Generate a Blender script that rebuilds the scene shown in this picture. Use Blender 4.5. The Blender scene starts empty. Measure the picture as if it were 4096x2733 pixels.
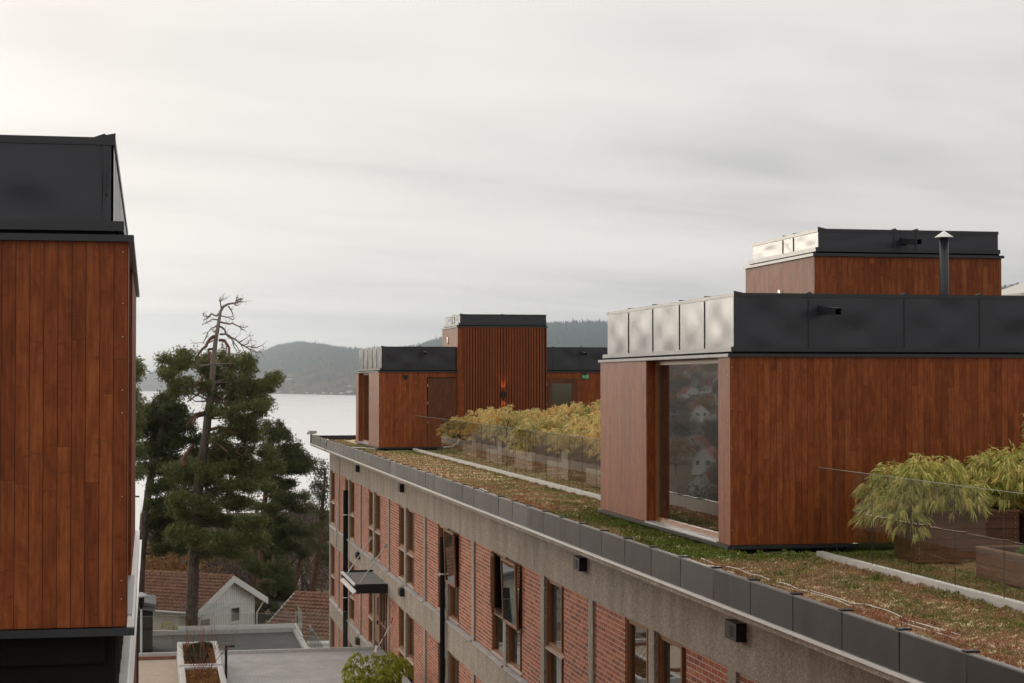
import bpy, math, random
import numpy as np
from mathutils import Vector, Matrix
R = math.radians
rng = np.random.default_rng(7)
random.seed(11)
S = bpy.context.scene
COL = S.collection

# ------------------------------------------------------------ camera, sky, sun, exposure
FPX, WPX = 7250.0, 4096.0
yaw = math.atan(1428/FPX); pitch = math.atan((1530-1366.5)/FPX)
fw = Vector((math.sin(yaw)*math.cos(pitch), math.cos(yaw)*math.cos(pitch), math.sin(pitch)))
cam = bpy.data.cameras.new('camera'); co = bpy.data.objects.new('camera', cam); COL.objects.link(co)
cam.sensor_width = 36.0; cam.lens = FPX/WPX*36.0
cam.clip_start = 0.3; cam.clip_end = 40000
co.rotation_euler = fw.to_track_quat('-Z', 'Y').to_euler()
S.camera = co
S.render.resolution_x, S.render.resolution_y = 1024, 683
SUN_EL, SUN_AZ = 6.5, -25.0          # azimuth from +Y, negative = to the left
sd = Vector((math.sin(R(SUN_AZ))*math.cos(R(SUN_EL)), math.cos(R(SUN_AZ))*math.cos(R(SUN_EL)), math.sin(R(SUN_EL))))
sl = bpy.data.lights.new('sun', 'SUN'); sl.energy = 0.9; sl.angle = R(18); sl.color = (1.0, 0.88, 0.74)
so = bpy.data.objects.new('sun', sl); COL.objects.link(so); so.rotation_euler = sd.to_track_quat('Z', 'Y').to_euler()
S.view_settings.view_transform = 'Standard'; S.view_settings.look = 'None'
S.view_settings.exposure = 0.14; S.view_settings.gamma = 1.0; S.view_settings.use_curve_mapping = False

class NT:
    """small node-tree builder"""
    def __init__(s, nt): s.nt = nt; s.n = nt.nodes; s.l = nt.links
    def node(s, t, **k):
        n = s.n.new(t)
        for a, b in k.items(): setattr(n, a, b)
        return n
    def put(s, sock, v):
        if v is None: return
        if isinstance(v, bpy.types.NodeSocket): s.l.new(v, sock)
        else:
            if isinstance(v, (tuple, list)) and len(v) == 3 and sock.type == 'RGBA': v = (*v, 1)
            sock.default_value = v
    def m(s, op, a, b=None, c=None, clamp=False):
        n = s.node('ShaderNodeMath', operation=op, use_clamp=clamp)
        for i, v in enumerate((a, b, c)): s.put(n.inputs[i], v)
        return n.outputs[0]
    def vm(s, op, a, b=None, out=0):
        n = s.node('ShaderNodeVectorMath', operation=op)
        s.put(n.inputs[0], a); s.put(n.inputs[1], b)
        return n.outputs['Value'] if op in ('DOT_PRODUCT', 'LENGTH') else n.outputs[0]
    def sep(s, v):
        n = s.node('ShaderNodeSeparateXYZ'); s.l.new(v, n.inputs[0]); return n.outputs
    def comb(s, x, y, z):
        n = s.node('ShaderNodeCombineXYZ')
        for i, v in enumerate((x, y, z)): s.put(n.inputs[i], v)
        return n.outputs[0]
    def noise(s, vec, scale, detail=4, rough=.55, dist=0, out='Fac'):
        n = s.node('ShaderNodeTexNoise'); s.put(n.inputs['Vector'], vec)
        n.inputs['Scale'].default_value = scale; n.inputs['Detail'].default_value = detail
        n.inputs['Roughness'].default_value = rough; n.inputs['Distortion'].default_value = dist
        return n.outputs[out]
    def wn(s, vec, out='Value'):
        n = s.node('ShaderNodeTexWhiteNoise', noise_dimensions='3D'); s.put(n.inputs['Vector'], vec); return n.outputs[out]
    def vor(s, vec, scale, out='Color', feat='F1'):
        n = s.node('ShaderNodeTexVoronoi', feature=feat); s.put(n.inputs['Vector'], vec); n.inputs['Scale'].default_value = scale
        return n.outputs[out]
    def ramp(s, fac, pts, interp='LINEAR'):
        n = s.node('ShaderNodeValToRGB'); n.color_ramp.interpolation = interp
        e = n.color_ramp.elements
        while len(e) < len(pts): e.new(0.5)
        for q, (p, c) in zip(e, pts):
            q.position = p; q.color = (*c, 1) if len(c) == 3 else c
        s.put(n.inputs[0], fac); return n.outputs[0]
    def mix(s, fac, a, b, mode='MIX'):
        n = s.node('ShaderNodeMix', data_type='RGBA', blend_type=mode)
        s.put(n.inputs[0], fac); s.put(n.inputs[6], a); s.put(n.inputs[7], b); return n.outputs[2]
    def mr(s, v, a, b, c, d):
        n = s.node('ShaderNodeMapRange'); s.put(n.inputs[0], v)
        for i, q in enumerate((a, b, c, d)): s.put(n.inputs[i+1], q)
        return n.outputs[0]
    def bump(s, h, strength=.3, dist=.01):
        n = s.node('ShaderNodeBump'); n.inputs['Strength'].default_value = strength; n.inputs['Distance'].default_value = dist
        s.put(n.inputs['Height'], h); return n.outputs[0]

w = bpy.data.worlds.new('World'); S.world = w; w.use_nodes = True
t = NT(w.node_tree); t.n.clear()
tc = t.node('ShaderNodeTexCoord').outputs['Generated']
dx, dy, dz = t.sep(tc)
# overcast deck: cloud pattern lies on a high plane, so streaks flatten towards the horizon
zz = t.m('ADD', t.m('MAXIMUM', dz, 0.0), 0.085)
px_ = t.m('DIVIDE', dx, zz); py_ = t.m('DIVIDE', dy, zz)
pv = t.comb(t.m('MULTIPLY', px_, 0.55), t.m('ADD', t.m('MULTIPLY', py_, 0.9), t.m('MULTIPLY', px_, -0.22)), 0.0)
c1 = t.noise(pv, 0.55, 4, .5, .5)
c2 = t.noise(pv, 1.7, 3, .5, .3)
cl = t.m('ADD', t.m('MULTIPLY', c1, .72), t.m('MULTIPLY', c2, .28))
ccol = t.ramp(cl, [(.34, (.63, .625, .625)), (.41, (.79, .775, .765)), (.47, (.90, .878, .857)), (.56, (.99, .965, .935))])
band = t.ramp(dz, [(0.0, (1.78, 1.72, 1.68)), (.018, (1.58, 1.53, 1.49)), (.045, (1.21, 1.185, 1.16)), (.10, (1.02, 1.005, .99)), (.16, (1.01, 1.0, .985))])
west = t.vm('DOT_PRODUCT', tc, (-0.74, 0.62, 0.26))
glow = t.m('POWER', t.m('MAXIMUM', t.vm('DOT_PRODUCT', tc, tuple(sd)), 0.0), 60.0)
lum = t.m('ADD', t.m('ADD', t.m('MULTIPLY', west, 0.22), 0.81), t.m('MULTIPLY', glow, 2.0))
warm = t.ramp(t.m('MULTIPLY', t.m('MAXIMUM', west, 0.0), 1.0), [(0, (1, 1, 1)), (.6, (1, .995, .985)), (1, (1.04, .98, .90))])
skyc = t.mix(1.0, t.mix(1.0, ccol, band, 'MULTIPLY'), warm, 'MULTIPLY')
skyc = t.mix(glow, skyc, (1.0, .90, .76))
sky = t.node('ShaderNodeTexSky', sky_type='NISHITA'); sky.sun_disc = False
sky.sun_elevation = R(SUN_EL); sky.sun_rotation = R(SUN_AZ); sky.altitude = 60; sky.air_density = 1; sky.dust_density = 4
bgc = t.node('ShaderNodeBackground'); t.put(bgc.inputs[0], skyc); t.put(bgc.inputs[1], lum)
bgs = t.node('ShaderNodeBackground'); t.put(bgs.inputs[0], sky.outputs[0]); bgs.inputs[1].default_value = 0.05
mx = t.node('ShaderNodeMixShader'); mx.inputs[0].default_value = 0.04     # thin breaks in the cloud
mx.inputs[0].default_value = 0.06
t.l.new(bgc.outputs[0], mx.inputs[1]); t.l.new(bgs.outputs[0], mx.inputs[2])
t.l.new(mx.outputs[0], t.node('ShaderNodeOutputWorld').inputs[0])

# ------------------------------------------------------------ object helpers
def prop(o, label=None, cat=None, group=None, kind=None):
    if label: o['label'] = label
    if cat: o['category'] = cat
    if group: o['group'] = group
    if kind: o['kind'] = kind
    return o
def thing(name, label, cat, loc=(0, 0, 0), rz=0, group=None):
    o = bpy.data.objects.new(name, None); COL.objects.link(o); o.location = loc; o.rotation_euler = (0, 0, rz)
    o.empty_display_size = .2
    return prop(o, label, cat, group)
def link(name, me, mat, parent=None, smooth=False):
    o = bpy.data.objects.new(name, me); COL.objects.link(o)
    if mat: me.materials.append(mat)
    if parent: o.parent = parent
    if smooth: me.polygons.foreach_set('use_smooth', np.ones(len(me.polygons), bool))
    return o
class MB:
    """collects shapes and links them as ONE mesh object"""
    def __init__(s): s.v = []; s.f = []
    def add(s, vs, fs):
        b = len(s.v); s.v += [tuple(p) for p in vs]; s.f += [tuple(i+b for i in f) for f in fs]; return s
    def box(s, x0, x1, y0, y1, z0, z1):
        if x0 > x1: x0, x1 = x1, x0
        if y0 > y1: y0, y1 = y1, y0
        if z0 > z1: z0, z1 = z1, z0
        return s.add([(x0,y0,z0),(x1,y0,z0),(x1,y1,z0),(x0,y1,z0),(x0,y0,z1),(x1,y0,z1),(x1,y1,z1),(x0,y1,z1)],
                     [(0,3,2,1),(4,5,6,7),(0,1,5,4),(1,2,6,5),(2,3,7,6),(3,0,4,7)])
    def bev(s, x0, x1, y0, y1, z0, z1, b=.01):
        """box with chamfered vertical and top edges"""
        def ring(i, z): return [(x0+i+0, y0+b, z), (x0+b, y0+i, z), (x1-b, y0+i, z), (x1-i, y0+b, z), (x1-i, y1-b, z), (x1-b, y1-i, z), (x0+b, y1-i, z), (x0+i, y1-b, z)]
        r0, r1 = ring(0, z0), ring(0, z1-b)
        r2 = [(x0+b, y0+b, z1)]*2+[(x1-b, y0+b, z1)]*2+[(x1-b, y1-b, z1)]*2+[(x0+b, y1-b, z1)]*2
        n = 8; vs = r0+r1+[r2[0], r2[2], r2[4], r2[6]]
        fs = [tuple(range(7, -1, -1))]+[(i, (i+1) % n, n+(i+1) % n, n+i) for i in range(n)]
        fs += [(16,17,18,19)]
        cm = [16,16,17,17,18,18,19,19]
        for i in range(n):
            a, b2 = cm[i], cm[(i+1) % n]
            fs.append((n+i, n+(i+1) % n, b2, a) if a != b2 else (n+i, n+(i+1) % n, a))
        return s.add(vs, fs)
    def prism(s, pts, axis, a, c):
        """polygon (2-D points) extruded along axis from a to c"""
        def P(p, t): return (t, p[0], p[1]) if axis == 'x' else (p[0], t, p[1]) if axis == 'y' else (p[0], p[1], t)
        n = len(pts)
        return s.add([P(p, a) for p in pts]+[P(p, c) for p in pts],
                     [tuple(range(n)), tuple(range(2*n-1, n-1, -1))]+[(i, n+i, n+(i+1) % n, (i+1) % n) for i in range(n)])
    def tube(s, path, rad, n=8, cap=True):
        path = [Vector(p) for p in path]
        if not hasattr(rad, '__len__'): rad = [rad]*len(path)
        vs = []; prev = None
        for i, p in enumerate(path):
            d = (path[min(i+1, len(path)-1)]-path[max(i-1, 0)]).normalized()
            a = prev if prev is not None else (Vector((1, 0, 0)) if abs(d.x) < .9 else Vector((0, 1, 0)))
            u = (a-d*a.dot(d)).normalized(); v = d.cross(u); prev = u
            for k in range(n):
                th = 2*math.pi*k/n; vs.append(p+(u*math.cos(th)+v*math.sin(th))*rad[i])
        fs = [(i*n+k, i*n+(k+1) % n, (i+1)*n+(k+1) % n, (i+1)*n+k) for i in range(len(path)-1) for k in range(n)]
        if cap: fs += [tuple(range(n-1, -1, -1)), tuple(range((len(path)-1)*n, len(path)*n))]
        return s.add(vs, fs)
    def lathe(s, prof, x, y, n=20):
        """profile of (radius, z)"""
        vs = [(x+r*math.cos(2*math.pi*k/n), y+r*math.sin(2*math.pi*k/n), z) for r, z in prof for k in range(n)]
        fs = [(i*n+k, i*n+(k+1) % n, (i+1)*n+(k+1) % n, (i+1)*n+k) for i in range(len(prof)-1) for k in range(n)]
        fs += [tuple(range(n-1, -1, -1)), tuple(range((len(prof)-1)*n, len(prof)*n))]
        return s.add(vs, fs)
    def build(s, name, mat, parent=None, smooth=False, world=True):
        top = parent
        off = Vector((0, 0, 0))
        while top is not None:
            off = off+top.location; top = top.parent
        vs = [(p[0]-off.x, p[1]-off.y, p[2]-off.z) for p in s.v] if world else s.v
        me = bpy.data.meshes.new(name); me.from_pydata(vs, [], s.f); me.update()
        return link(name, me, mat, parent, smooth)
def np_mesh(name, V, F, mat, parent=None, smooth=False):
    """fast mesh from numpy arrays; F is (n, k) all faces of the same size"""
    me = bpy.data.meshes.new(name); k = F.shape[1]
    me.vertices.add(len(V)); me.vertices.foreach_set('co', np.ascontiguousarray(V, np.float32).ravel())
    me.loops.add(F.size); me.loops.foreach_set('vertex_index', np.ascontiguousarray(F, np.int32).ravel())
    me.polygons.add(len(F)); me.polygons.foreach_set('loop_start', np.arange(0, F.size, k, dtype=np.int32))
    me.polygons.foreach_set('loop_total', np.full(len(F), k, np.int32))
    me.update(calc_edges=True); me.validate()
    return link(name, me, mat, parent, smooth)
def kids(o): return [c for c in bpy.data.objects if c.parent == o]
def dup(root, loc, label, rz=None, group=None, cache={}):
    ch = cache.setdefault(root.name, None)
    if ch is None:
        ch = cache[root.name] = [(c, kids(c)) for c in kids(root)]
    r = root.copy(); COL.objects.link(r); r.location = loc
    if rz is not None: r.rotation_euler = (0, 0, rz)
    r['label'] = label
    if group: r['group'] = group
    for c, gs in ch:
        q = c.copy(); COL.objects.link(q); q.parent = r
        for g in gs:
            h = g.copy(); COL.objects.link(h); h.parent = q
    return r
def ss(x, a, b):
    u = np.clip((x-a)/(b-a), 0, 1); return u*u*(3-2*u)

# ------------------------------------------------------------ materials
def M(name, color=None, rough=.6, spec=.5, metal=0.0, fn=None):
    m = bpy.data.materials.new(name); m.use_nodes = True; t = NT(m.node_tree); t.n.clear()
    b = t.node('ShaderNodeBsdfPrincipled'); o = t.node('ShaderNodeOutputMaterial'); t.l.new(b.outputs[0], o.inputs[0])
    b.inputs['Roughness'].default_value = rough; b.inputs['Specular IOR Level'].default_value = spec; b.inputs['Metallic'].default_value = metal
    if color: b.inputs['Base Color'].default_value = (*color, 1)
    t.pos = t.node('ShaderNodeNewGeometry').outputs['Position']; t.b = b; t.o = o
    if fn: fn(t, b)
    return m
def varied(c, amt=.2, scale=3.0, bump=.0, bscale=40, rough=None):
    def fn(t, b):
        n = t.noise(t.pos, scale, 5, .6)
        f = t.mr(n, .25, .75, 1-amt, 1+amt)
        t.put(b.inputs['Base Color'], t.mix(1, c, t.comb(f, f, f), 'MULTIPLY'))
        if bump: t.put(b.inputs['Normal'], t.bump(t.noise(t.pos, bscale, 3), bump, .01))
        if rough: t.put(b.inputs['Roughness'], t.mr(n, .3, .7, rough[0], rough[1]))
    return fn
def wood_fn(axis, wpl=.0892, seg=1.9, cols=((.105, .021, .0040), (.225, .053, .0110), (.36, .106, .026)), horiz=False, gap=.02, off=0.0):
    """vertical boards of random tone, with seams, butt joints, grain and small knots"""
    def fn(t, b):
        x, y, z = t.sep(t.pos)
        if axis == 'auto':       # boards follow the wall they are on
            nx = t.m('ABSOLUTE', t.sep(t.node('ShaderNodeNewGeometry').outputs['True Normal'])[0])
            k = t.m('GREATER_THAN', nx, .5)
            u = t.m('ADD', t.m('MULTIPLY', y, k), t.m('MULTIPLY', x, t.m('SUBTRACT', 1.0, k)))
        else: u = x if axis == 'x' else y
        if horiz: u, z = z, u
        uu = t.m('DIVIDE', t.m('ADD', u, off), wpl); i = t.m('FLOOR', uu); fr = t.m('FRACT', uu)
        r1 = t.wn(t.comb(i, 3.1, 0.5))
        vv = t.m('ADD', t.m('DIVIDE', z, seg), t.m('MULTIPLY', r1, 7.3)); j = t.m('FLOOR', vv); fv = t.m('FRACT', vv)
        r2 = t.wn(t.comb(i, j, 1.7)); r3 = t.wn(t.comb(i, j, 9.2))
        gv = t.comb(t.m('ADD', t.m('MULTIPLY', u, 1.0), t.m('MULTIPLY', r2, 31.0)), r3, t.m('MULTIPLY', z, .05))
        g1 = t.noise(gv, 60, 5, .65); 
        gv2 = t.comb(t.m('ADD', u, t.m('MULTIPLY', r2, 17.0)), 0.0, t.m('MULTIPLY', z, .35))
        g2 = t.noise(gv2, 9, 4, .6, 1.2)
        tone = t.m('ADD', t.m('MULTIPLY', r2, .15), t.m('ADD', t.m('MULTIPLY', g1, .50), t.m('MULTIPLY', g2, .46)))
        c = t.ramp(tone, [(.33, cols[0]), (.54, cols[1]), (.73, cols[2])])
        nod = t.noise(t.comb(t.m('MULTIPLY', u, 1.0), r2, t.m('MULTIPLY', z, 4.0)), 7, 3, .6)
        c = t.mix(t.mr(nod, .62, .72, 0, .38), c, (.035, .009, .004))
        e = t.m('MINIMUM', fr, t.m('SUBTRACT', 1.0, fr)); ev = t.m('MINIMUM', fv, t.m('SUBTRACT', 1.0, fv))
        seam = t.m('MAXIMUM', t.mr(e, gap*.55, gap*1.6, 1, 0), t.mr(ev, .0007, .0014, .42, 0))
        c = t.mix(seam, c, (.014, .004, .002))
        t.put(b.inputs['Base Color'], c)
        t.put(b.inputs['Roughness'], t.mr(g1, .3, .7, .42, .62))
        h = t.m('SUBTRACT', t.m('MULTIPLY', g1, .12), t.m('MULTIPLY', seam, 1.0))
        t.put(b.inputs['Normal'], t.bump(h, .35, .004))
    return fn
m_wood = M('wood_cladding', fn=wood_fn('auto'), spec=.26)
m_wslat = M('wood_slat', fn=wood_fn('x', .0972, 6.5, ((.16, .034, .008), (.21, .048, .011), (.26, .066, .016)), gap=.001, off=-.01), spec=.3)
m_door = M('wood_door', fn=wood_fn('x', 2.0, 9.0, ((.06, .015, .005), (.125, .036, .010), (.2, .07, .02)), gap=.001), spec=.4)
m_planter = M('planter_board', fn=wood_fn('auto', .125, 3.3, ((.055, .018, .008), (.115, .042, .019), (.19, .075, .035)), True, .03), spec=.4)
m_plantery = M('planter_board_side', fn=wood_fn('auto', .125, 3.3, ((.05, .018, .009), (.095, .036, .017), (.15, .062, .03)), True, .03), spec=.4)
m_rim = M('planter_rim', fn=varied((.22, .11, .06), .3, 8, .2, 90), rough=.6)
m_frame = M('window_frame', fn=varied((.26, .105, .036), .2, 6, .1, 80), rough=.42)
m_sillw = M('sill_pale', (.42, .30, .24), .4)

def metal_fn(c, amp=.35):
    def fn(t, b):
        b.inputs['IOR'].default_value = 1.5
        n = t.noise(t.pos, .9, 1, .4); n2 = t.noise(t.pos, 2.2, 1, .5); fine = t.noise(t.pos, 220, 2)
        t.put(b.inputs['Base Color'], t.mix(t.mr(fine, .3, .7, 0, .25), c, tuple(q*1.25 for q in c)))
        t.put(b.inputs['Normal'], t.bump(t.m('ADD', n, t.m('MULTIPLY', n2, .06)), amp, .06))
    return fn
m_clad = M('sheet_metal', fn=metal_fn((.016, .019, .030), .035), rough=.28, spec=.62)
m_trim = M('metal_trim', fn=metal_fn((.020, .022, .027), .12), rough=.33, spec=.55)
m_black = M('black_metal', (.010, .010, .011), .42, .4)
m_joint = M('joint_shadow', (.012, .012, .013), .9, .1)
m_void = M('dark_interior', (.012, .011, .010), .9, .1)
m_zinc = M('zinc_sheet', fn=varied((.50, .50, .51), .12, 2.5, rough=(.30, .5)), rough=.4, spec=.6, metal=.35)
m_white_metal = M('pale_flashing', fn=varied((.92, .90, .87), .06, 3, rough=(.28, .45)), rough=.38, spec=.6, metal=.35)
m_drip = M('white_drip', fn=varied((.85, .83, .80), .06, 3), rough=.4)
m_fcap = M('fascia_cap', fn=varied((.20, .19, .18), .1, 3), rough=.45)
m_capin = M('cap_upstand', fn=varied((.78, .76, .74), .1, 3), rough=.4)
def fasc(t, b):
    x, y, z = t.sep(t.pos)
    i = t.m('FLOOR', t.m('DIVIDE', t.m('SUBTRACT', y, 16.83), 1.284)); r = t.wn(t.comb(i, 2.0, 5.0))
    n = t.noise(t.comb(x, y, t.m('MULTIPLY', z, .25)), 3.0, 4)
    f = t.m('ADD', t.mr(r, 0, 1, .86, 1.12), t.mr(n, .3, .7, -.08, .08))
    sp = t.noise(t.pos, 38, 2, .5)
    c = t.mix(1, (.024, .0215, .020), t.comb(f, f, f), 'MULTIPLY')
    t.put(b.inputs['Base Color'], t.mix(t.mr(sp, .74, .78, 0, .35), c, (.25, .24, .22)))
    t.put(b.inputs['Roughness'], t.mr(n, .3, .7, .40, .52))
m_fascia = M('fibre_cement_panel', fn=fasc, spec=.32)

def conc(t, b):
    v = t.vor(t.pos, 52, 'Color'); d = t.vor(t.pos, 52, 'Distance'); vs = t.sep(v)
    peb = t.ramp(vs[0], [(.0, (.12, .08, .06)), (.25, (.28, .215, .165)), (.55, (.39, .345, .295)), (.8, (.45, .34, .27)), (1, (.68, .63, .56))])
    st = t.noise(t.comb(t.sep(t.pos)[0], t.sep(t.pos)[1], t.m('MULTIPLY', t.sep(t.pos)[2], .22)), 2.2, 5, .6)
    st2 = t.noise(t.pos, 9, 4, .6)
    f = t.m('MULTIPLY', t.mr(st, .3, .7, .84, 1.30), t.mr(st2, .3, .7, .9, 1.1))
    c = t.mix(t.mr(d, .0, .55, 0, .35), peb, (.16, .145, .13))
    c = t.mix(.4, c, (.43, .365, .30))
    t.put(b.inputs['Base Color'], t.mix(1, c, t.comb(f, f, f), 'MULTIPLY'))
    t.put(b.inputs['Normal'], t.bump(t.m('SUBTRACT', 1.0, d), .5, .012))
m_conc = M('exposed_aggregate', fn=conc, rough=.85, spec=.25)
m_lip = M('slab_edge', fn=conc, rough=.85, spec=.25)

def brick(t, b):
    x, y, z = t.sep(t.pos)
    n = t.node('ShaderNodeTexBrick'); n.offset = .5
    wob = t.m('MULTIPLY', t.m('SUBTRACT', t.noise(t.comb(x, t.m('MULTIPLY', y, 1.2), z), 7, 2), .5), .006)
    t.put(n.inputs['Vector'], t.comb(y, t.m('ADD', t.m('ADD', z, 0.005), wob), 0.0))
    n.inputs['Scale'].default_value = 1.0; n.inputs['Brick Width'].default_value = .256; n.inputs['Row Height'].default_value = .0800
    n.inputs['Mortar Size'].default_value = .0088; n.inputs['Mortar Smooth'].default_value = .12; n.inputs['Bias'].default_value = -.1
    n.inputs['Color1'].default_value = (.0, .0, .0, 1); n.inputs['Color2'].default_value = (1, 1, 1, 1)
    rv = t.sep(n.outputs['Color'])[0]
    g = t.noise(t.pos, 55, 4, .7); big = t.noise(t.pos, 1.3, 3)
    tone = t.m('ADD', t.m('MULTIPLY', rv, .55), t.m('MULTIPLY', g, .45))
    c = t.ramp(tone, [(.12, (.16, .030, .013)), (.35, (.34, .068, .026)), (.6, (.47, .115, .045)), (.85, (.57, .20, .10))])
    c = t.mix(t.mr(big, .35, .7, 0, .22), c, (.38, .17, .12))
    mort = t.mix(t.mr(t.noise(t.pos, 90, 3), .3, .7, 0, 1), (.46, .36, .28), (.60, .49, .40))
    t.put(b.inputs['Base Color'], t.mix(n.outputs['Fac'], c, mort))
    t.put(b.inputs['Normal'], t.bump(t.m('ADD', t.m('MULTIPLY', t.m('SUBTRACT', 1.0, n.outputs['Fac']), .8), t.m('MULTIPLY', g, .25)), .5, .006))
m_brick = M('red_brick', fn=brick, rough=.8, spec=.3)

def pane_fn(t, b):
    n = t.noise(t.comb(t.sep(t.pos)[0], t.m('MULTIPLY', t.sep(t.pos)[1], 1.0), t.m('MULTIPLY', t.sep(t.pos)[2], 1.6)), .9, 2, .5)
    t.put(b.inputs['Normal'], t.bump(n, .03, .03))
    b.inputs['IOR'].default_value = 2.4; b.inputs['Coat Weight'].default_value = .6; b.inputs['Coat Roughness'].default_value = .01
m_pane = M('window_glass', (.012, .013, .012), .015, .9, fn=pane_fn)
def glass_mat(name, tint, ior=1.5, gl=1.0):
    m = bpy.data.materials.new(name); m.use_nodes = True; t = NT(m.node_tree); t.n.clear()
    lw = t.node('ShaderNodeLayerWeight'); lw.inputs[0].default_value = .5     # Schlick, same from both sides
    fr = t.m('ADD', t.m('MULTIPLY', t.m('POWER', lw.outputs['Facing'], 5.0), .95), .04)
    tr = t.node('ShaderNodeBsdfTransparent'); tr.inputs[0].default_value = (*tint, 1)
    g = t.node('ShaderNodeBsdfGlossy'); g.inputs['Roughness'].default_value = .008; g.inputs[0].default_value = (.95, .97, .95, 1)
    x = t.node('ShaderNodeMixShader'); t.put(x.inputs[0], t.m('MULTIPLY', fr, gl))
    t.l.new(tr.outputs[0], x.inputs[1]); t.l.new(g.outputs[0], x.inputs[2])
    t.l.new(x.outputs[0], t.node('ShaderNodeOutputMaterial').inputs[0]); return m
m_glass = glass_mat('balustrade_glass', (.965, .975, .965), 1.5, .72)
m_gedge = M('glass_edge', (.36, .42, .38), .25, .7)
m_gdark = M('glass_gap', (.035, .045, .038), .3, .5)
m_channel = M('pale_channel', fn=varied((.52, .50, .48), .12, 6), rough=.45)

def leaf_mat(name, pts, rough=.55, scale=.9, trans=.25, spec=.3):
    m = bpy.data.materials.new(name); m.use_nodes = True; t = NT(m.node_tree); t.n.clear()
    g = t.node('ShaderNodeNewGeometry')
    n = t.noise(g.outputs['Position'], scale, 4, .62)
    f = t.m('ADD', t.m('MULTIPLY', g.outputs['Random Per Island'], .5), t.mr(n, .3, .7, 0, .5))
    c = t.ramp(f, pts)
    b = t.node('ShaderNodeBsdfPrincipled'); t.put(b.inputs['Base Color'], c); b.inputs['Roughness'].default_value = rough; b.inputs['Specular IOR Level'].default_value = spec
    tl = t.node('ShaderNodeBsdfTranslucent'); t.put(tl.inputs[0], c)
    x = t.node('ShaderNodeMixShader'); x.inputs[0].default_value = trans
    t.l.new(b.outputs[0], x.inputs[1]); t.l.new(tl.outputs[0], x.inputs[2])
    t.l.new(x.outputs[0], t.node('ShaderNodeOutputMaterial').inputs[0]); return m
m_needle = leaf_mat('pine_needles', [(0, (.055, .068, .022)), (.35, (.13, .15, .048)), (.7, (.26, .275, .095)), (1, (.46, .45, .20))], .6, 2.6, .4)
m_needle2 = leaf_mat('pine_needles_dark', [(0, (.034, .045, .017)), (.4, (.075, .095, .032)), (.8, (.15, .17, .058)), (1, (.28, .29, .11))], .6, 1.7, .38)
m_needle3 = leaf_mat('pine_needles_olive', [(0, (.05, .055, .025)), (.5, (.10, .11, .045)), (1, (.17, .17, .08))], .6, .7)
m_autumn = leaf_mat('autumn_leaves', [(0, (.10, .05, .02)), (.4, (.20, .095, .03)), (.75, (.34, .17, .04)), (1, (.42, .26, .06))], .6, .4, .3)
m_brownt = leaf_mat('bare_twigs', [(0, (.055, .040, .032)), (.5, (.10, .072, .055)), (1, (.16, .12, .09))], .8, .15, .1)
m_bam = leaf_mat('bamboo_leaves', [(0, (.11, .14, .025)), (.22, (.31, .35, .07)), (.45, (.60, .58, .17)), (.70, (.84, .74, .28)), (.9, (.88, .54, .17)), (1, (.62, .24, .06))], .5, 4.0, .3, .3)
m_bamf = leaf_mat('bamboo_leaves_gold', [(0, (.24, .27, .07)), (.28, (.48, .46, .16)), (.5, (.78, .64, .28)), (.75, (.90, .62, .26)), (1, (.84, .42, .13))], .5, .55, .3, .3)
m_bamo = leaf_mat('bamboo_leaves_orange', [(0, (.34, .32, .11)), (.3, (.62, .46, .17)), (.65, (.84, .50, .16)), (1, (.90, .62, .28))], .5, .9, .3, .3)
m_bush = leaf_mat('bush_leaves', [(0, (.16, .20, .02)), (.5, (.36, .40, .05)), (1, (.58, .55, .10))], .5, 2.0, .3)
m_juni = leaf_mat('juniper', [(0, (.02, .028, .012)), (.5, (.045, .052, .02)), (1, (.085, .085, .03))], .7, 3, .1)
m_litter = leaf_mat('leaf_litter', [(0, (.14, .06, .02)), (.5, (.32, .15, .05)), (1, (.50, .33, .13))], .8, 3, .1)
m_greens = leaf_mat('lettuce', [(0, (.09, .18, .02)), (1, (.24, .38, .05))], .5, 3, .3)
def bark(c1, c2, sc=9, top=0.0):
    def fn(t, b):
        x, y, z = t.sep(t.pos)
        v = t.vor(t.comb(x, y, t.m('MULTIPLY', z, .35)), sc, 'Distance'); n = t.noise(t.pos, 2.0, 4)
        c = t.mix(t.m('ADD', t.m('MULTIPLY', v, .9), t.mr(n, .3, .7, -.2, .2), clamp=True), c1, c2)
        t.put(b.inputs['Base Color'], t.mix(t.mr(z, -4.0, .5, 0, top), c, (.32, .26, .23)))
        t.put(b.inputs['Normal'], t.bump(v, .6, .03))
    return fn
m_bark = M('pine_bark', fn=bark((.045, .032, .026), (.17, .125, .10), top=.85), rough=.9, spec=.2)
m_barkr = M('pine_bark_red', fn=bark((.085, .042, .028), (.21, .105, .065)), rough=.85, spec=.2)
m_dead = M('dead_wood', fn=varied((.27, .205, .17), .3, 3, .4, 30), rough=.85, spec=.2)
m_twig = M('red_twig', (.22, .07, .035), .6)
m_culm = M('bamboo_culm', (.22, .12, .035), .5)

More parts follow.
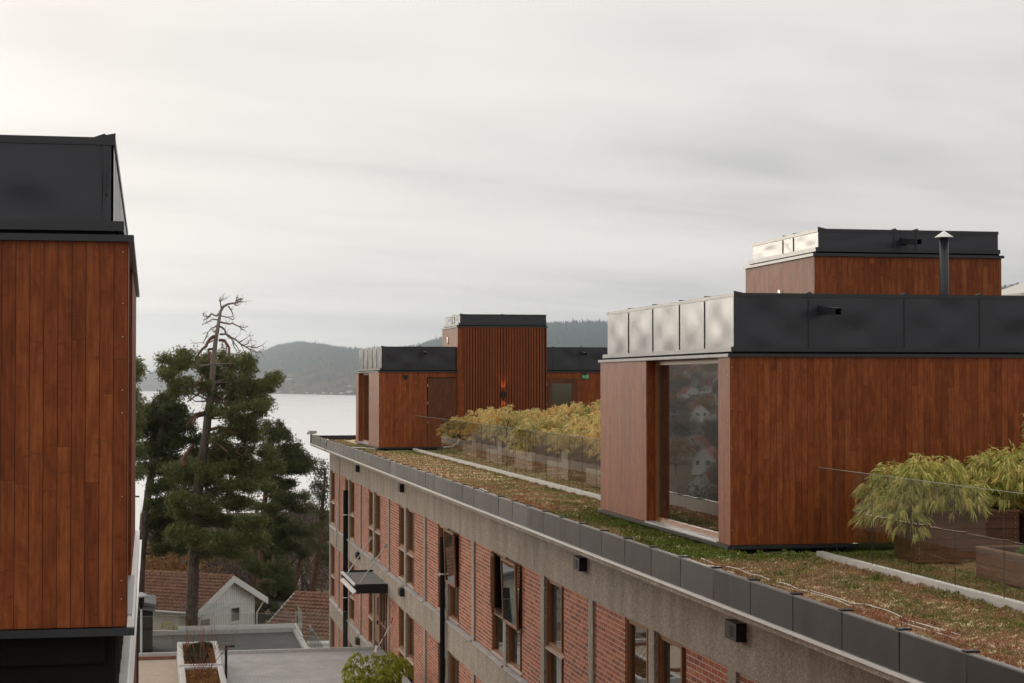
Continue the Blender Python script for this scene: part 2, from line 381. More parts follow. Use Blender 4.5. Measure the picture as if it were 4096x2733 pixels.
def sedum_fn(t, b):
    x, y, z = t.sep(t.pos)
    g = t.node('ShaderNodeNewGeometry'); r = g.outputs['Random Per Island']
    n1 = t.noise(t.comb(x, t.m('MULTIPLY', y, .55), 0.0), 1.5, 5, .62, .4); n2 = t.noise(t.comb(x, y, 0.0), 6.0, 4, .6)
    # greener next to the pavilion walls and along the balustrade foot
    nb = t.mr(x, 6.3, 8.6, -.10, .10)
    wall = t.m('MULTIPLY', t.mr(t.m('ABSOLUTE', t.m('SUBTRACT', y, 27.0)), 3.6, 5.2, .36, 0), t.mr(x, 6.5, 7.2, .15, 1.0))
    wal2 = t.m('MULTIPLY', t.mr(t.m('ABSOLUTE', t.m('SUBTRACT', y, 62.5)), 2.5, 5.5, .26, 0), t.mr(x, 6.4, 7.0, .1, 1.0))
    wal3 = t.m('MULTIPLY', t.mr(y, 22.0, 24.0, 0, .25), t.mr(y, 24.0, 26.0, 1, 0))
    k = t.m('ADD', t.m('ADD', t.m('MULTIPLY', n1, 1.25), t.m('MULTIPLY', n2, .50)), t.m('ADD', nb, t.m('ADD', wall, t.m('ADD', wal2, wal3))))
    k = t.m('ADD', t.m('SUBTRACT', k, .07), t.mr(r, 0, 1, -.14, .14))
    c = t.ramp(k, [(.46, (.25, .095, .055)), (.66, (.30, .165, .095)), (.80, (.28, .195, .10)), (.97, (.16, .155, .045))])
    c2 = t.ramp(t.m('SUBTRACT', k, .5), [(.5, (.115, .125, .024)), (.65, (.075, .115, .016)), (.9, (.11, .16, .025))])
    c = t.mix(t.mr(k, .98, 1.04, 0, 1), c, c2)
    lit = t.wn(t.comb(r, 2.0, 3.0))
    c = t.mix(t.mr(lit, .945, .95, 0, .7), c, (.46, .37, .24))
    c = t.mix(t.mr(lit, .06, .05, 0, .7), c, (.30, .06, .035))
    f = t.mr(t.wn(t.comb(r, 7.0, 1.0)), 0, 1, .85, 1.85)
    t.put(b.inputs['Base Color'], t.mix(1, c, t.comb(f, f, f), 'MULTIPLY'))
m_sedum = M('sedum_mat', fn=sedum_fn, rough=.8, spec=.2)
m_cable = M('pale_cable', (.68, .66, .62), .5)

def paving(t, b):
    x, y, z = t.sep(t.pos)
    n = t.node('ShaderNodeTexBrick'); n.offset = .5; t.put(n.inputs['Vector'], t.comb(x, y, 0.0))
    n.inputs['Scale'].default_value = 1; n.inputs['Brick Width'].default_value = .21; n.inputs['Row Height'].default_value = .14; n.inputs['Mortar Size'].default_value = .005
    n.inputs['Color1'].default_value = (.42, .41, .40, 1); n.inputs['Color2'].default_value = (.50, .485, .47, 1); n.inputs['Mortar'].default_value = (.25, .24, .235, 1)
    g = t.mr(t.noise(t.pos, 1.2, 5, .6), .3, .7, .85, 1.12)
    t.put(b.inputs['Base Color'], t.mix(1, n.outputs['Color'], t.comb(g, g, g), 'MULTIPLY'))
    t.put(b.inputs['Normal'], t.bump(n.outputs['Fac'], -.3, .004))
m_pave = M('block_paving', fn=paving, rough=.75)
m_gravelc = M('resin_gravel', fn=varied((.45, .36, .27), .16, 5, .25, 120), rough=.9)
def asph(t, b):
    x, y, z = t.sep(t.pos)
    n = t.noise(t.comb(t.m('MULTIPLY', x, .5), y, 0.0), .7, 5, .6, .8); f = t.noise(t.pos, 60, 2)
    c = t.ramp(n, [(.3, (.030, .029, .029)), (.5, (.046, .045, .045)), (.7, (.070, .068, .067))])
    sp = t.vor(t.pos, 2.3, 'Distance')
    c = t.mix(t.mr(sp, .045, .035, 0, .8), c, (.30, .24, .18))
    t.put(b.inputs['Base Color'], c); t.put(b.inputs['Roughness'], t.mr(n, .3, .7, .5, .8))
m_asph = M('asphalt', fn=asph)
m_cwhite = M('pale_concrete', fn=varied((.50, .49, .47), .12, 2.2, .15, 50), rough=.7)
m_planterc = M('planter_concrete', fn=varied((.56, .54, .52), .14, 3.5, .2, 60), rough=.75)
m_corten = M('corten_edge', fn=varied((.23, .10, .06), .2, 8), rough=.8)
m_soil = M('soil', fn=varied((.05, .035, .025), .4, 20, .6, 40), rough=.95)
def boards_fn(c, wpl, rz):
    def fn(t, b):
        x, y, z = t.sep(t.pos)
        u = t.m('ADD', t.m('MULTIPLY', x, math.cos(rz)), t.m('MULTIPLY', y, math.sin(rz)))
        fr = t.m('FRACT', t.m('DIVIDE', u, wpl)); e = t.m('MINIMUM', fr, t.m('SUBTRACT', 1.0, fr))
        sm = t.mr(e, .03, .09, 1, 0); n = t.mr(t.noise(t.pos, 2.5, 4), .3, .7, .9, 1.06)
        t.put(b.inputs['Base Color'], t.mix(1, t.mix(sm, c, tuple(q*.42 for q in c)), t.comb(n, n, n), 'MULTIPLY'))
        t.put(b.inputs['Normal'], t.bump(sm, -.5, .02))
    return fn
HA = R(37)
m_housew = M('white_boarding', fn=boards_fn((.80, .81, .79), .22, math.pi/2-HA), rough=.55)
m_cream = M('cream_render', fn=varied((.58, .55, .47), .08, 2), rough=.8)
m_wtrim = M('white_paint', fn=varied((.72, .72, .70), .07, 4), rough=.5)
def tile_fn(c1, c2, moss=.0):
    def fn(t, b):
        n = t.vor(t.pos, 3.2, 'Color'); n2 = t.noise(t.pos, 1.1, 4, .6); r = t.sep(n)[0]
        c = t.mix(t.m('MULTIPLY', t.m('ADD', r, n2), .5), c1, c2)
        c = t.mix(t.mr(t.noise(t.pos, 2.4, 5, .7), .56, .66, 0, .55), c, (.075, .062, .05))
        t.put(b.inputs['Base Color'], c); t.put(b.inputs['Normal'], t.bump(t.noise(t.pos, 30, 3), .3, .01))
    return fn
m_tile = M('clay_tiles', fn=tile_fn((.17, .095, .065), (.36, .20, .14)), rough=.85, spec=.25)
m_dtile = M('dark_tiles', (.04, .04, .042), .7)
m_rtile = M('red_roof_tiles', fn=tile_fn((.20, .06, .035), (.34, .11, .06)), rough=.8)
m_sign = M('exit_green', (.02, .30, .10), .4)
m_signw = M('exit_white', (.8, .85, .8), .5)
m_red = M('red_plastic', (.42, .03, .03), .4)
m_alu = M('bare_aluminium', (.55, .54, .52), .35, .6, .6)
m_canopy_top = M('canopy_felt', fn=varied((.20, .20, .195), .15, 2), rough=.7)
m_pinkw = M('pale_pink_plastic', (.6, .42, .40), .5)
m_cloth = M('parasol_cloth', (.72, .69, .64), .8)

def at(px, py, Y):
    """point on the vertical plane y = Y along the direction of a photo pixel"""
    r = Vector((math.cos(yaw), -math.sin(yaw), 0)); u = r.cross(fw)
    d = r*((px-2048)/FPX)-u*((py-1366.5)/FPX)+fw
    return d*(Y/d.y)

# ------------------------------------------------------------ ground, water, hills
WATER = -45.0
def ground_h(x, y):
    r = np.hypot(x, y); az = np.degrees(np.arctan2(x, y))
    base = np.interp(y, [-400, 58, 96, 106, 200, 400, 620, 760, 1200], [-13.4, -13.4, -13.4, -17.5, -24, -36, -44, -52, -75])
    hill = np.interp(r, [0, 60, 150, 300, 600, 1000, 1500, 2500, 4000], [-13.4, -15, -25, -31, -22, 4, 30, 36, -60])
    m = ss(-az, 6.5, 11)*ss(r, 40, 110)*(az > -120)
    h = base*(1-m)+hill*m
    h = np.where((az > 40) | (az < -120), np.maximum(h, -13.4), h)
    return h+np.sin(x*.05)*np.cos(y*.043)*.5*ss(r, 120, 260)
rad = np.concatenate([[0, 20, 45, 58], np.geomspace(70, 16000, 70)]); ang = np.radians(np.concatenate([np.arange(-180, -30, 6), np.arange(-30, 40, 1.0), np.arange(40, 180, 6)]))
RR, AA = np.meshgrid(rad, ang, indexing='ij'); GX = RR*np.sin(AA); GY = RR*np.cos(AA)
GZ = ground_h(GX, GY); GZ = np.where(RR > 9000, np.minimum(GZ, -60), GZ)
V = np.stack([GX, GY, GZ], -1).reshape(-1, 3); n = len(ang)
F = np.array([(i*n+k, i*n+(k+1) % n, (i+1)*n+(k+1) % n, (i+1)*n+k) for i in range(len(rad)-1) for k in range(n)])[:, ::-1]
def gmat(t, b):
    n = t.noise(t.pos, .035, 6, .65); n2 = t.noise(t.pos, .6, 4, .6)
    c = t.ramp(t.m('ADD', t.m('MULTIPLY', n, .6), t.m('MULTIPLY', n2, .4)), [(.32, (.045, .042, .022)), (.45, (.10, .075, .045)), (.55, (.15, .10, .06)), (.68, (.16, .155, .07))])
    t.put(b.inputs['Base Color'], c)
prop(np_mesh('ground', V, F, M('ground_mat', fn=gmat, rough=.95, spec=.1), smooth=True), kind='structure')
def wat(t, b):
    x, y, z = t.sep(t.pos)
    n = t.noise(t.comb(t.m('MULTIPLY', x, .25), y, 0.0), .25, 3, .6)
    t.put(b.inputs['Normal'], t.bump(n, .02, .3))
    n2 = t.noise(t.comb(t.m('MULTIPLY', x, .12), y, 0.0), .004, 3, .6)
    t.put(b.inputs['Roughness'], t.mr(n2, .35, .65, .26, .36))
mb = MB(); mb.add([(-9000, 300, WATER), (9000, 300, WATER), (12000, 15000, WATER), (-12000, 15000, WATER)], [(0, 1, 2, 3)])
prop(mb.build('water', M('fjord_water', (.97, .96, .95), .3, .5, .9, fn=wat)), kind='structure')

crest = np.array([(300, 1500), (545, 1505), (600, 1497), (644, 1489), (750, 1470), (850, 1455), (930, 1440), (977, 1427), (1022, 1415), (1083, 1398), (1122, 1385), (1181, 1375), (1211, 1376), (1251, 1380), (1298, 1383), (1345, 1392), (1392, 1398), (1439, 1403), (1560, 1402), (1660, 1390), (1717, 1373), (1766, 1360), (1900, 1335), (2060, 1312), (2184, 1301), (2290, 1295), (2423, 1298), (2700, 1310), (3200, 1290), (3700, 1225), (3900, 1185), (4010, 1160), (4096, 1146), (4500, 1120)])
shore = np.array([(300, 1560), (545, 1563.5), (870, 1571), (1080, 1575), (1420, 1582), (1700, 1584), (2400, 1590), (4500, 1610)])
hpx = np.linspace(300, 4500, 420)
def hpt(px, e):                          # e 0 = shoreline, 1 = crest
    """ground point on the far hills"""
    cy = np.interp(px, crest[:, 0], crest[:, 1]); sy = np.interp(px, shore[:, 0], shore[:, 1])
    d0 = -WATER/((sy-1530)/FPX); D = d0*(1+.42*e)
    zc = (1530-cy)/FPX*d0*1.42
    prof = np.sin(np.clip(e, 0, 1)*np.pi/2)**1.05
    z = WATER+(zc-WATER)*prof
    a = np.arctan((px-2048)/FPX)+yaw
    k = D/np.cos(a-yaw)
    return k*np.sin(a), k*np.cos(a), z
es = np.concatenate([[-.02], np.linspace(0, 1, 26), [1.15, 1.4]])
rows = []
for e in es:
    x, y, z = hpt(hpx, min(max(e, 0), 1.0))
    if e > 1: x, y = x*(1+(e-1)*.4), y*(1+(e-1)*.4); z = z-(e-1)*260
    if e < 0: x, y, z = x*.99, y*.99, z-6
    nz = (np.sin(hpx*.021+e*9)*.5+np.sin(hpx*.057+e*23+1)*.3+np.sin(hpx*.13+e*41)*.2)
    amp = 9*np.sin(np.pi*np.clip(e, 0, 1))
    rows.append(np.stack([x, y, z+nz*amp], -1))
V = np.concatenate(rows); n = len(hpx)
F = np.array([(i*n+k, i*n+k+1, (i+1)*n+k+1, (i+1)*n+k) for i in range(len(es)-1) for k in range(n-1)])
def hmat(t, b):
    x, y, z = t.sep(t.pos)
    n = t.noise(t.pos, .0042, 6, .62); n2 = t.noise(t.pos, .03, 4, .7); n3 = t.noise(t.comb(x, t.m('MULTIPLY', y, .3), z), .012, 4, .6)
    f = t.m('ADD', t.mr(z, -45, 175, .60, .08), t.m('ADD', t.m('MULTIPLY', t.m('SUBTRACT', n, .5), 1.1), t.m('MULTIPLY', t.m('SUBTRACT', n3, .5), .7)))
    c = t.ramp(f, [(.22, (.022, .038, .030)), (.36, (.05, .055, .035)), (.48, (.13, .085, .06)), (.62, (.17, .125, .085)), (.72, (.08, .075, .05)), (.84, (.20, .19, .11))])
    g = t.mr(n2, .3, .7, .6, 1.35)
    t.put(b.inputs['Base Color'], t.mix(1, c, t.comb(g, g, g), 'MULTIPLY'))
m_hill = M('hill_mat', fn=hmat, rough=1, spec=.05)
prop(np_mesh('hills', V, F, m_hill, smooth=True), kind='structure')
# conifers over the far hills, far too many to count
N = 9000; px = rng.uniform(480, 4200, N); e = np.where(rng.random(N) < .3, rng.uniform(.9, 1.0, N), rng.uniform(.05, 1, N))
keep = ((px < 1500) | ((px > 1560) & (px < 2500)) | (px > 3950)); px, e = px[keep], e[keep]; N = len(px)
x, y, z = hpt(px, e); h = rng.uniform(9, 19, N)*np.where(rng.random(N) < .03, 1.6, 1); rw = h*rng.uniform(.16, .26, N)
nz = (np.sin(px*.021+e*9)*.5+np.sin(px*.057+e*23+1)*.3+np.sin(px*.13+e*41)*.2)*9*np.sin(np.pi*e)
z = z+nz-3
V = np.zeros((N, 5, 3))
for k in range(4):
    V[:, k] = np.stack([x+rw*math.cos(k*1.571+.4), y+rw*math.sin(k*1.571+.4), z], -1)
V[:, 4] = np.stack([x, y, z+h], -1)
F = (np.arange(N)[:, None, None]*5+np.array([(0, 1, 4), (1, 2, 4), (2, 3, 4), (3, 0, 4)])[None]).reshape(-1, 3)
prop(np_mesh('forest', V.reshape(-1, 3), F, M('far_conifer', fn=varied((.026, .042, .032), .4, .01), rough=1, spec=.05)), 'dark conifer forest covering the hills across the fjord', 'forest', kind='stuff')

# ------------------------------------------------------------ main brick building
Xp, Xf, Xb = 6.10, 6.90, 6.94
ZB = [-3.49, -6.41, -9.33]; ZS = [-5.655, -8.575, -11.495]
Y0B, Y1B = 10.0, 73.0
FINS = [73.0, 69.4, 65.65, 61.9, 58.09, 54.32, 50.59, 46.85, 43.18, 39.54, 35.84, 32.2, 28.5, 24.85, 21.2, 17.55, 13.9, 10.25]
WIN_NEAR = [False, True, False, True, False, True, False, True, False, True, False, False, True, False, True, False, True]   # window on the near side of the bay
bld = thing('brick_building', 'long three-storey building of red brick panels and exposed aggregate concrete with a planted flat roof', 'building', (Xf, 40, -13.4))
mb = MB(); mb.box(7.12, 24, Y0B+.1, Y1B-.05, -13.4, -2.54); mb.build('core_wall', m_conc, bld)
mb = MB()
segs = [73.0, 58.1, 50.6, 32.33, 24.86, Y0B]
for a, c in zip(segs, segs[1:]): mb.box(Xf, 7.12, c+.005, a-.005, ZB[0], -2.531)
for i, y in enumerate(FINS):
    if i == 0: mb.box(Xf, 7.12, 72.62, 73.0, -13.4, ZB[0]-.001)
    else: mb.box(Xf, 7.12, y-.15, y+.15, -13.4, ZB[0]-.001)
for i in range(len(FINS)-1):
    a, c = FINS[i]-(.38 if i == 0 else .15), FINS[i+1]+.15
    for r in range(3):
        if r == 1 and i == 4: continue
        bot = ZB[r+1] if r < 2 else -13.4
        mb.box(Xf+.002, 7.12, c+.006, a-.006, bot, ZS[r]-.06)
mb.build('concrete_frame', m_conc, bld)
mb = MB(); mb.box(6.92, 7.10, Y0B+.02, Y1B-.05, -13.3, -2.6); mb.build('joint_backing', m_joint, bld) if False else None
mb = MB(); mb.box(6.13, 24, Y0B-.1, Y1B, -2.53, -2.44); mb.build('roof_slab', m_lip, bld)
mb = MB(); mb.box(6.26, 24, Y0B, 72.9, -2.439, -2.36); mb.build('roof_membrane', m_soil, bld)
mb = MB(); mb.box(6.074, 6.14, Y0B-.1, 73.03, -2.455, -2.425); mb.build('drip_edge', m_drip, bld)
mb = MB(); mb.box(6.122, 6.137, Y0B-.1, 73.0, -2.424, -2.082); mb.build('parapet_core', m_joint, bld)
mb = MB(); mb.box(6.092, 6.148, Y0B-.1, 73.05, -2.080, -2.066); mb.build('parapet_cap', m_fcap, bld)
mb = MB(); mb.box(6.138, 6.149, Y0B, 72.98, -2.36, -2.081); mb.build('parapet_upstand', m_capin, bld)
mb = MB(); mb.box(6.2, 24, 72.96, 73.05, -2.43, -2.13); mb.build('end_parapet', m_clad, bld)
mb = MB(); mb.bev(0, .021, .007, 1.277, 0, .338, .003); fp = None
mj = MB(); mj.box(-.015, .10, -.03, .05, 0, .016)
pan = clip = None
for k in range(-5, 45):
    y = 16.83+1.284*k
    if y+1.28 > 73.05: break
    if pan is None:
        pan = mb.build('fascia_panel', m_fascia, bld, world=False); clip = mj.build('joint_clip', m_black, bld, world=False); o1, o2 = pan, clip
    else:
        o1 = pan.copy(); COL.objects.link(o1); o2 = clip.copy(); COL.objects.link(o2)
    o1.location = (6.10-Xf, y-40, -2.421+13.4+rng.normal(0, .0015)); o2.location = (6.10-Xf, y-40, -2.066+13.4)
    o1.rotation_euler = (0, rng.normal(0, .012), 0)
# brick infill, sills and windows
sash = MB()
W_, H_ = 1.44, 2.16
def ring(m, x0, x1, y0, y1, z0, z1, w):
    m.box(x0, x1, y0, y0+w, z0, z1); m.box(x0, x1, y1-w, y1, z0, z1); m.box(x0, x1, y0+w, y1-w, z0, z0+w); m.box(x0, x1, y0+w, y1-w, z1-w, z1)
SP = .42*H_
fr = MB(); ring(fr, .0, .11, 0, W_, 0, H_, .055); fr.box(.004, .10, .056, W_-.056, SP-.035, SP+.035)
fr.box(.012, .10, .30, .345, .056, SP-.036); fr.box(.012, .10, .30, .345, SP+.036, H_-.056)
ring(fr, .022, .08, .346, W_-.056, SP+.036, H_-.056, .05); ring(fr, .022, .08, .346, W_-.056, .056, SP-.036, .035)
gl = MB(); gl.box(.062, .066, .05, W_-.05, .05, H_-.05)
lg = MB(); lg.prism([(-.045, SP-.02), (.0, SP+.005), (.0, SP-.03), (-.045, SP-.045)], 'y', .02, W_-.02); lg.prism([(-.04, .035), (.0, .06), (.0, .0), (-.04, .01)], 'y', .01, W_-.01)
wfirst = None
for i in range(len(FINS)-1):
    a, c = FINS[i]-(.38 if i == 0 else .15), FINS[i+1]+.15
    near = WIN_NEAR[i]
    for r in range(3):
        if r == 1 and i == 4: continue
        if c < 44 and r == 2: pass
        top, bot = ZB[r], ZS[r]
        wy0 = c if near else a-W_
        b0, b1 = (c+W_, a) if near else (c, a-W_)
        m = MB(); m.box(Xb, 7.115, b0+.003, b1-.003, bot, top-.002); m.build('brick_panel', m_brick, bld)
        m = MB(); m.prism([(Xf-.045, bot-.075), (Xf-.045, bot-.045), (Xb+.06, bot-.001), (Xb+.06, bot-.075)], 'y', c-.02, a+.02); m.build('sill', m_zinc, bld)
        if wfirst is None:
            wfirst = fr.build('window', m_frame, bld, world=False)
            wp = gl.build('pane', m_pane, wfirst, world=False); wl = lg.build('ledge', m_sillw, wfirst, world=False)
            o = wfirst; 
        else:
            o = wfirst.copy(); COL.objects.link(o)
            for q in (wp, wl):
                h = q.copy(); COL.objects.link(h); h.parent = o
        o.location = (6.955-Xf, wy0-40, bot+.004+13.4)
# three casements standing open
def casement(y_hinge, ang, z0, z1, w, label):
    m = MB(); ring(m, -.03, .03, 0, w, 0, z1-z0, .055); s = m.build('open_sash', m_frame, bld, world=False)
    s.location = (6.93-Xf, y_hinge-40, z0+13.4); s.rotation_euler = (0, 0, ang); s['label'] = label
    m = MB(); m.box(-.006, .006, .05, w-.05, .05, z1-z0-.05); m.build('pane', m_pane, s, world=False)
zm = ZS[0]+SP+.04
casement(39.54-.15-.0, R(180-8), zm, ZB[0]-.06, 1.08, 'open wood casement swung out') if False else None
casement(35.84+.15+1.40, R(171), zm, ZB[0]-.05, .98, 'wooden casement swung out at right angles to the wall')
for yy in (35.84-.15-W_, 43.18-.15-W_):
    m = MB(); ring(m, -.022, .022, 0, W_, 0, 1.27, .048); s = m.build('open_sash', m_frame, bld, world=False)
    s.location = (6.86-Xf, yy-40-.0, zm-.06+13.4); s.rotation_euler = (0, R(-2), 0); s['label'] = 'wooden sash pushed out parallel to the wall'
    m = MB(); m.box(-.006, .006, .045, W_-.045, .045, 1.225); m.build('pane', m_pane, s, world=False)
# entrance under the canopy
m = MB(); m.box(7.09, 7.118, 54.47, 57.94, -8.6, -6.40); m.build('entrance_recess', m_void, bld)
m = MB(); m.box(6.935, 7.0, 56.75, 57.90, -8.23, -6.42); dr = m.build('entrance_door', m_frame, bld); dr['label'] = 'brown wooden entrance door'
m = MB(); m.box(6.925, 6.934, 56.95, 57.2, -7.35, -6.75); m.build('pane', m_pane, dr)
m = MB(); m.box(6.89, 6.934, 57.0, 57.1, -7.62, -7.5); m.build('handle', m_black, dr)
m = MB()
for y in (54.5, 55.2, 55.95, 56.66): m.box(6.94, 7.02, y, y+.07, -8.55, -6.42)
m.box(6.945, 7.015, 54.5, 56.7, -7.55, -7.48); m.build('sidelight_frame', m_frame, bld)
m = MB(); m.box(6.975, 6.98, 54.5, 56.7, -8.5, -6.44); m.build('sidelight_pane', m_pane, bld)

# ---- things fixed to the facade
def wall_vent(y, z, label):
    t_ = thing('wall_vent', label, 'wall vent', (Xf, y, z), 0, 'black box vents on the facade')
    m = MB(); m.bev(-.13, -.001, -.22, .22, -.11, .11, .006); m.build('housing', m_black, t_, world=False)
    m = MB()
    for k in range(6): m.box(-.136, -.1301, -.12, .02, -.06+k*.022, -.052+k*.022)
    m.build('grille', m_joint, t_, world=False); return t_
wall_vent(28.95, -2.96, 'black box vent on the concrete band, second nearest of the top row')
v0 = kids
for y, z, l in ((20.85, -2.97, 'largest and nearest black box vent at bottom right under the roof edge'), (62.3, -2.96, 'black box vent on the top band nearest the far corner'), (50.95, -2.98, 'black box vent on the top band above the canopy rods'),
                (62.1, -5.93, 'black box vent beside the upper canopy rod, far side'), (50.85, -5.90, 'black box vent on the middle band right of the canopy'), (62.1, -8.85, 'lowest black box vent seen through the terrace glass')):
    wall_vent(y, z, l)
def downpipe(y, ztop, rad, label, x=6.79):
    t_ = thing('downpipe', label, 'downpipe', (x, y, -13.4), 0, 'black downpipes')
    m = MB(); m.lathe([(rad, 0), (rad, ztop+13.4)], 0, 0, 12); m.build('pipe', m_void, t_, True, world=False)
    m = MB()
    for z in (ztop+13.4-.9, ztop+13.4-3.9, 3.2): m.lathe([(rad+.008, z), (rad+.008, z+.03)], 0, 0, 12); m.box(0, Xf-x, -.012, .012, z, z+.03)
    m.build('bracket', m_white_metal, t_, world=False)
downpipe(66.0, -3.93, .10, 'black downpipe near the far corner behind the canopy', 6.84)
downpipe(43.3, -3.73, .062, 'slim black downpipe in the middle of the facade', 6.82)

cn = thing('entrance_canopy', 'flat steel canopy hung on two rods over the entrance door', 'canopy', (5.9, 56.2, -6.33))
m = MB(); m.box(5.95, 6.89, 54.35, 58.1, -6.10, -6.075); m.build('top_sheet', m_canopy_top, cn)
m = MB()
m.box(5.90, 6.89, 54.29, 54.335, -6.33, -6.305); m.box(5.90, 6.89, 54.29, 54.335, -6.075, -6.05); m.box(5.94, 6.89, 54.31, 54.33, -6.306, -6.076)
m.build('side_beam', m_black, cn)
m = MB(); m.box(5.90, 6.89, 58.12, 58.16, -6.33, -6.02); m.build('side_beam', m_black, cn)
m = MB(); m.prism([(5.84, -6.07), (5.93, -6.03), (5.95, -6.075), (5.87, -6.11)], 'y', 54.29, 58.16); m.prism([(5.84, -6.33), (5.94, -6.24), (5.95, -6.33)], 'y', 54.29, 58.16); m.build('front_gutter', m_channel, cn)
m = MB(); m.box(5.95, 6.89, 54.34, 58.11, -6.32, -6.29); m.build('soffit', m_black, cn)
for y, z, xe in ((58.4, -5.03, 6.02), (54.75, -4.95, 6.1)):
    m = MB(); m.tube([(6.88, y, z), (xe, 57.6 if y > 56 else 54.75, -6.06)], .018, 6); m.lathe([(.05, z-.05), (.05, z+.05)], 6.87, y, 8); m.build('tie_rod', m_alu, cn)

sh = thing('snow_shovel', 'red and white snow shovel leaning on the brick wall beside the entrance', 'shovel', (6.5, 54.4, -8.23))
m = MB(); m.tube([(6.86, 53.25, -7.12), (6.56, 54.3, -8.0)], .017, 8); m.build('shaft', m_wtrim, sh, True)
m = MB(); m.tube([(6.87, 53.2, -7.06), (6.865, 53.23, -7.1)], .02, 6); m.tube([(6.87, 53.13, -7.0), (6.87, 53.3, -7.02)], .018, 6); m.tube([(6.90, 53.15, -6.92), (6.86, 53.22, -7.05)], .02, 6); m.build('grip', m_red, sh)
m = MB(); m.tube([(6.72, 53.74, -7.53), (6.69, 53.86, -7.63)], .022, 6); m.build('grip', m_red, sh)
m = MB()
for k in range(6):
    a0, a1 = k/6, (k+1)/6
    zA, zB = -7.92-.31*a0, -7.92-.31*a1; xA, xB = 6.56-.12*a0**1.6, 6.56-.12*a1**1.6
    for q in range(4):
        y0, y1 = 54.14+.11*q, 54.14+.11*(q+1); dA = .035*(1-((q-2)/2)**2); dB = .035*(1-((q-1)/2)**2)
        m.add([(xA+dA, y0, zA), (xA+dB, y1, zA), (xB+dB, y1, zB), (xB+dA, y0, zB)], [(0, 1, 2, 3)])
bl = m.build('blade', m_pinkw, sh, True); bl.modifiers.new('s', 'SOLIDIFY').thickness = .008

# ------------------------------------------------------------ clad pavilions
def grid_panel(m, plane, c, u0, u1, z0, z1, out, rivet=None, amp=.006, nu=10, nz=8):
    """slightly buckled sheet; plane 'x' or 'y', out = sign of the outward normal"""
    ph = rng.uniform(0, 6, 4); b = len(m.v)
    for j in range(nz+1):
        for i in range(nu+1):
            s_, t_ = i/nu, j/nz; u = u0+(u1-u0)*s_; z = z0+(z1-z0)*t_
            e = math.sin(math.pi*s_)*math.sin(math.pi*t_)
            d = amp*e*(1.2*math.sin(2.1*s_*3+ph[0])*math.sin(2.4*t_*2+ph[1])+.5*math.sin(7*s_+ph[2]+3*t_))
            if rivet:
                q = ((u-rivet[0])**2+((z-rivet[1])*1.0)**2)/.012; d -= amp*.5*math.exp(-q)
            p = c+out*d
            m.v.append((p, u, z) if plane == 'x' else (u, p, z))
    for j in range(nz):
        for i in range(nu):
            a = b+j*(nu+1)+i; f = (a, a+1, a+nu+2, a+nu+1)
            if (plane == 'x') == (out < 0): f = f[::-1]
            m.f.append(f)
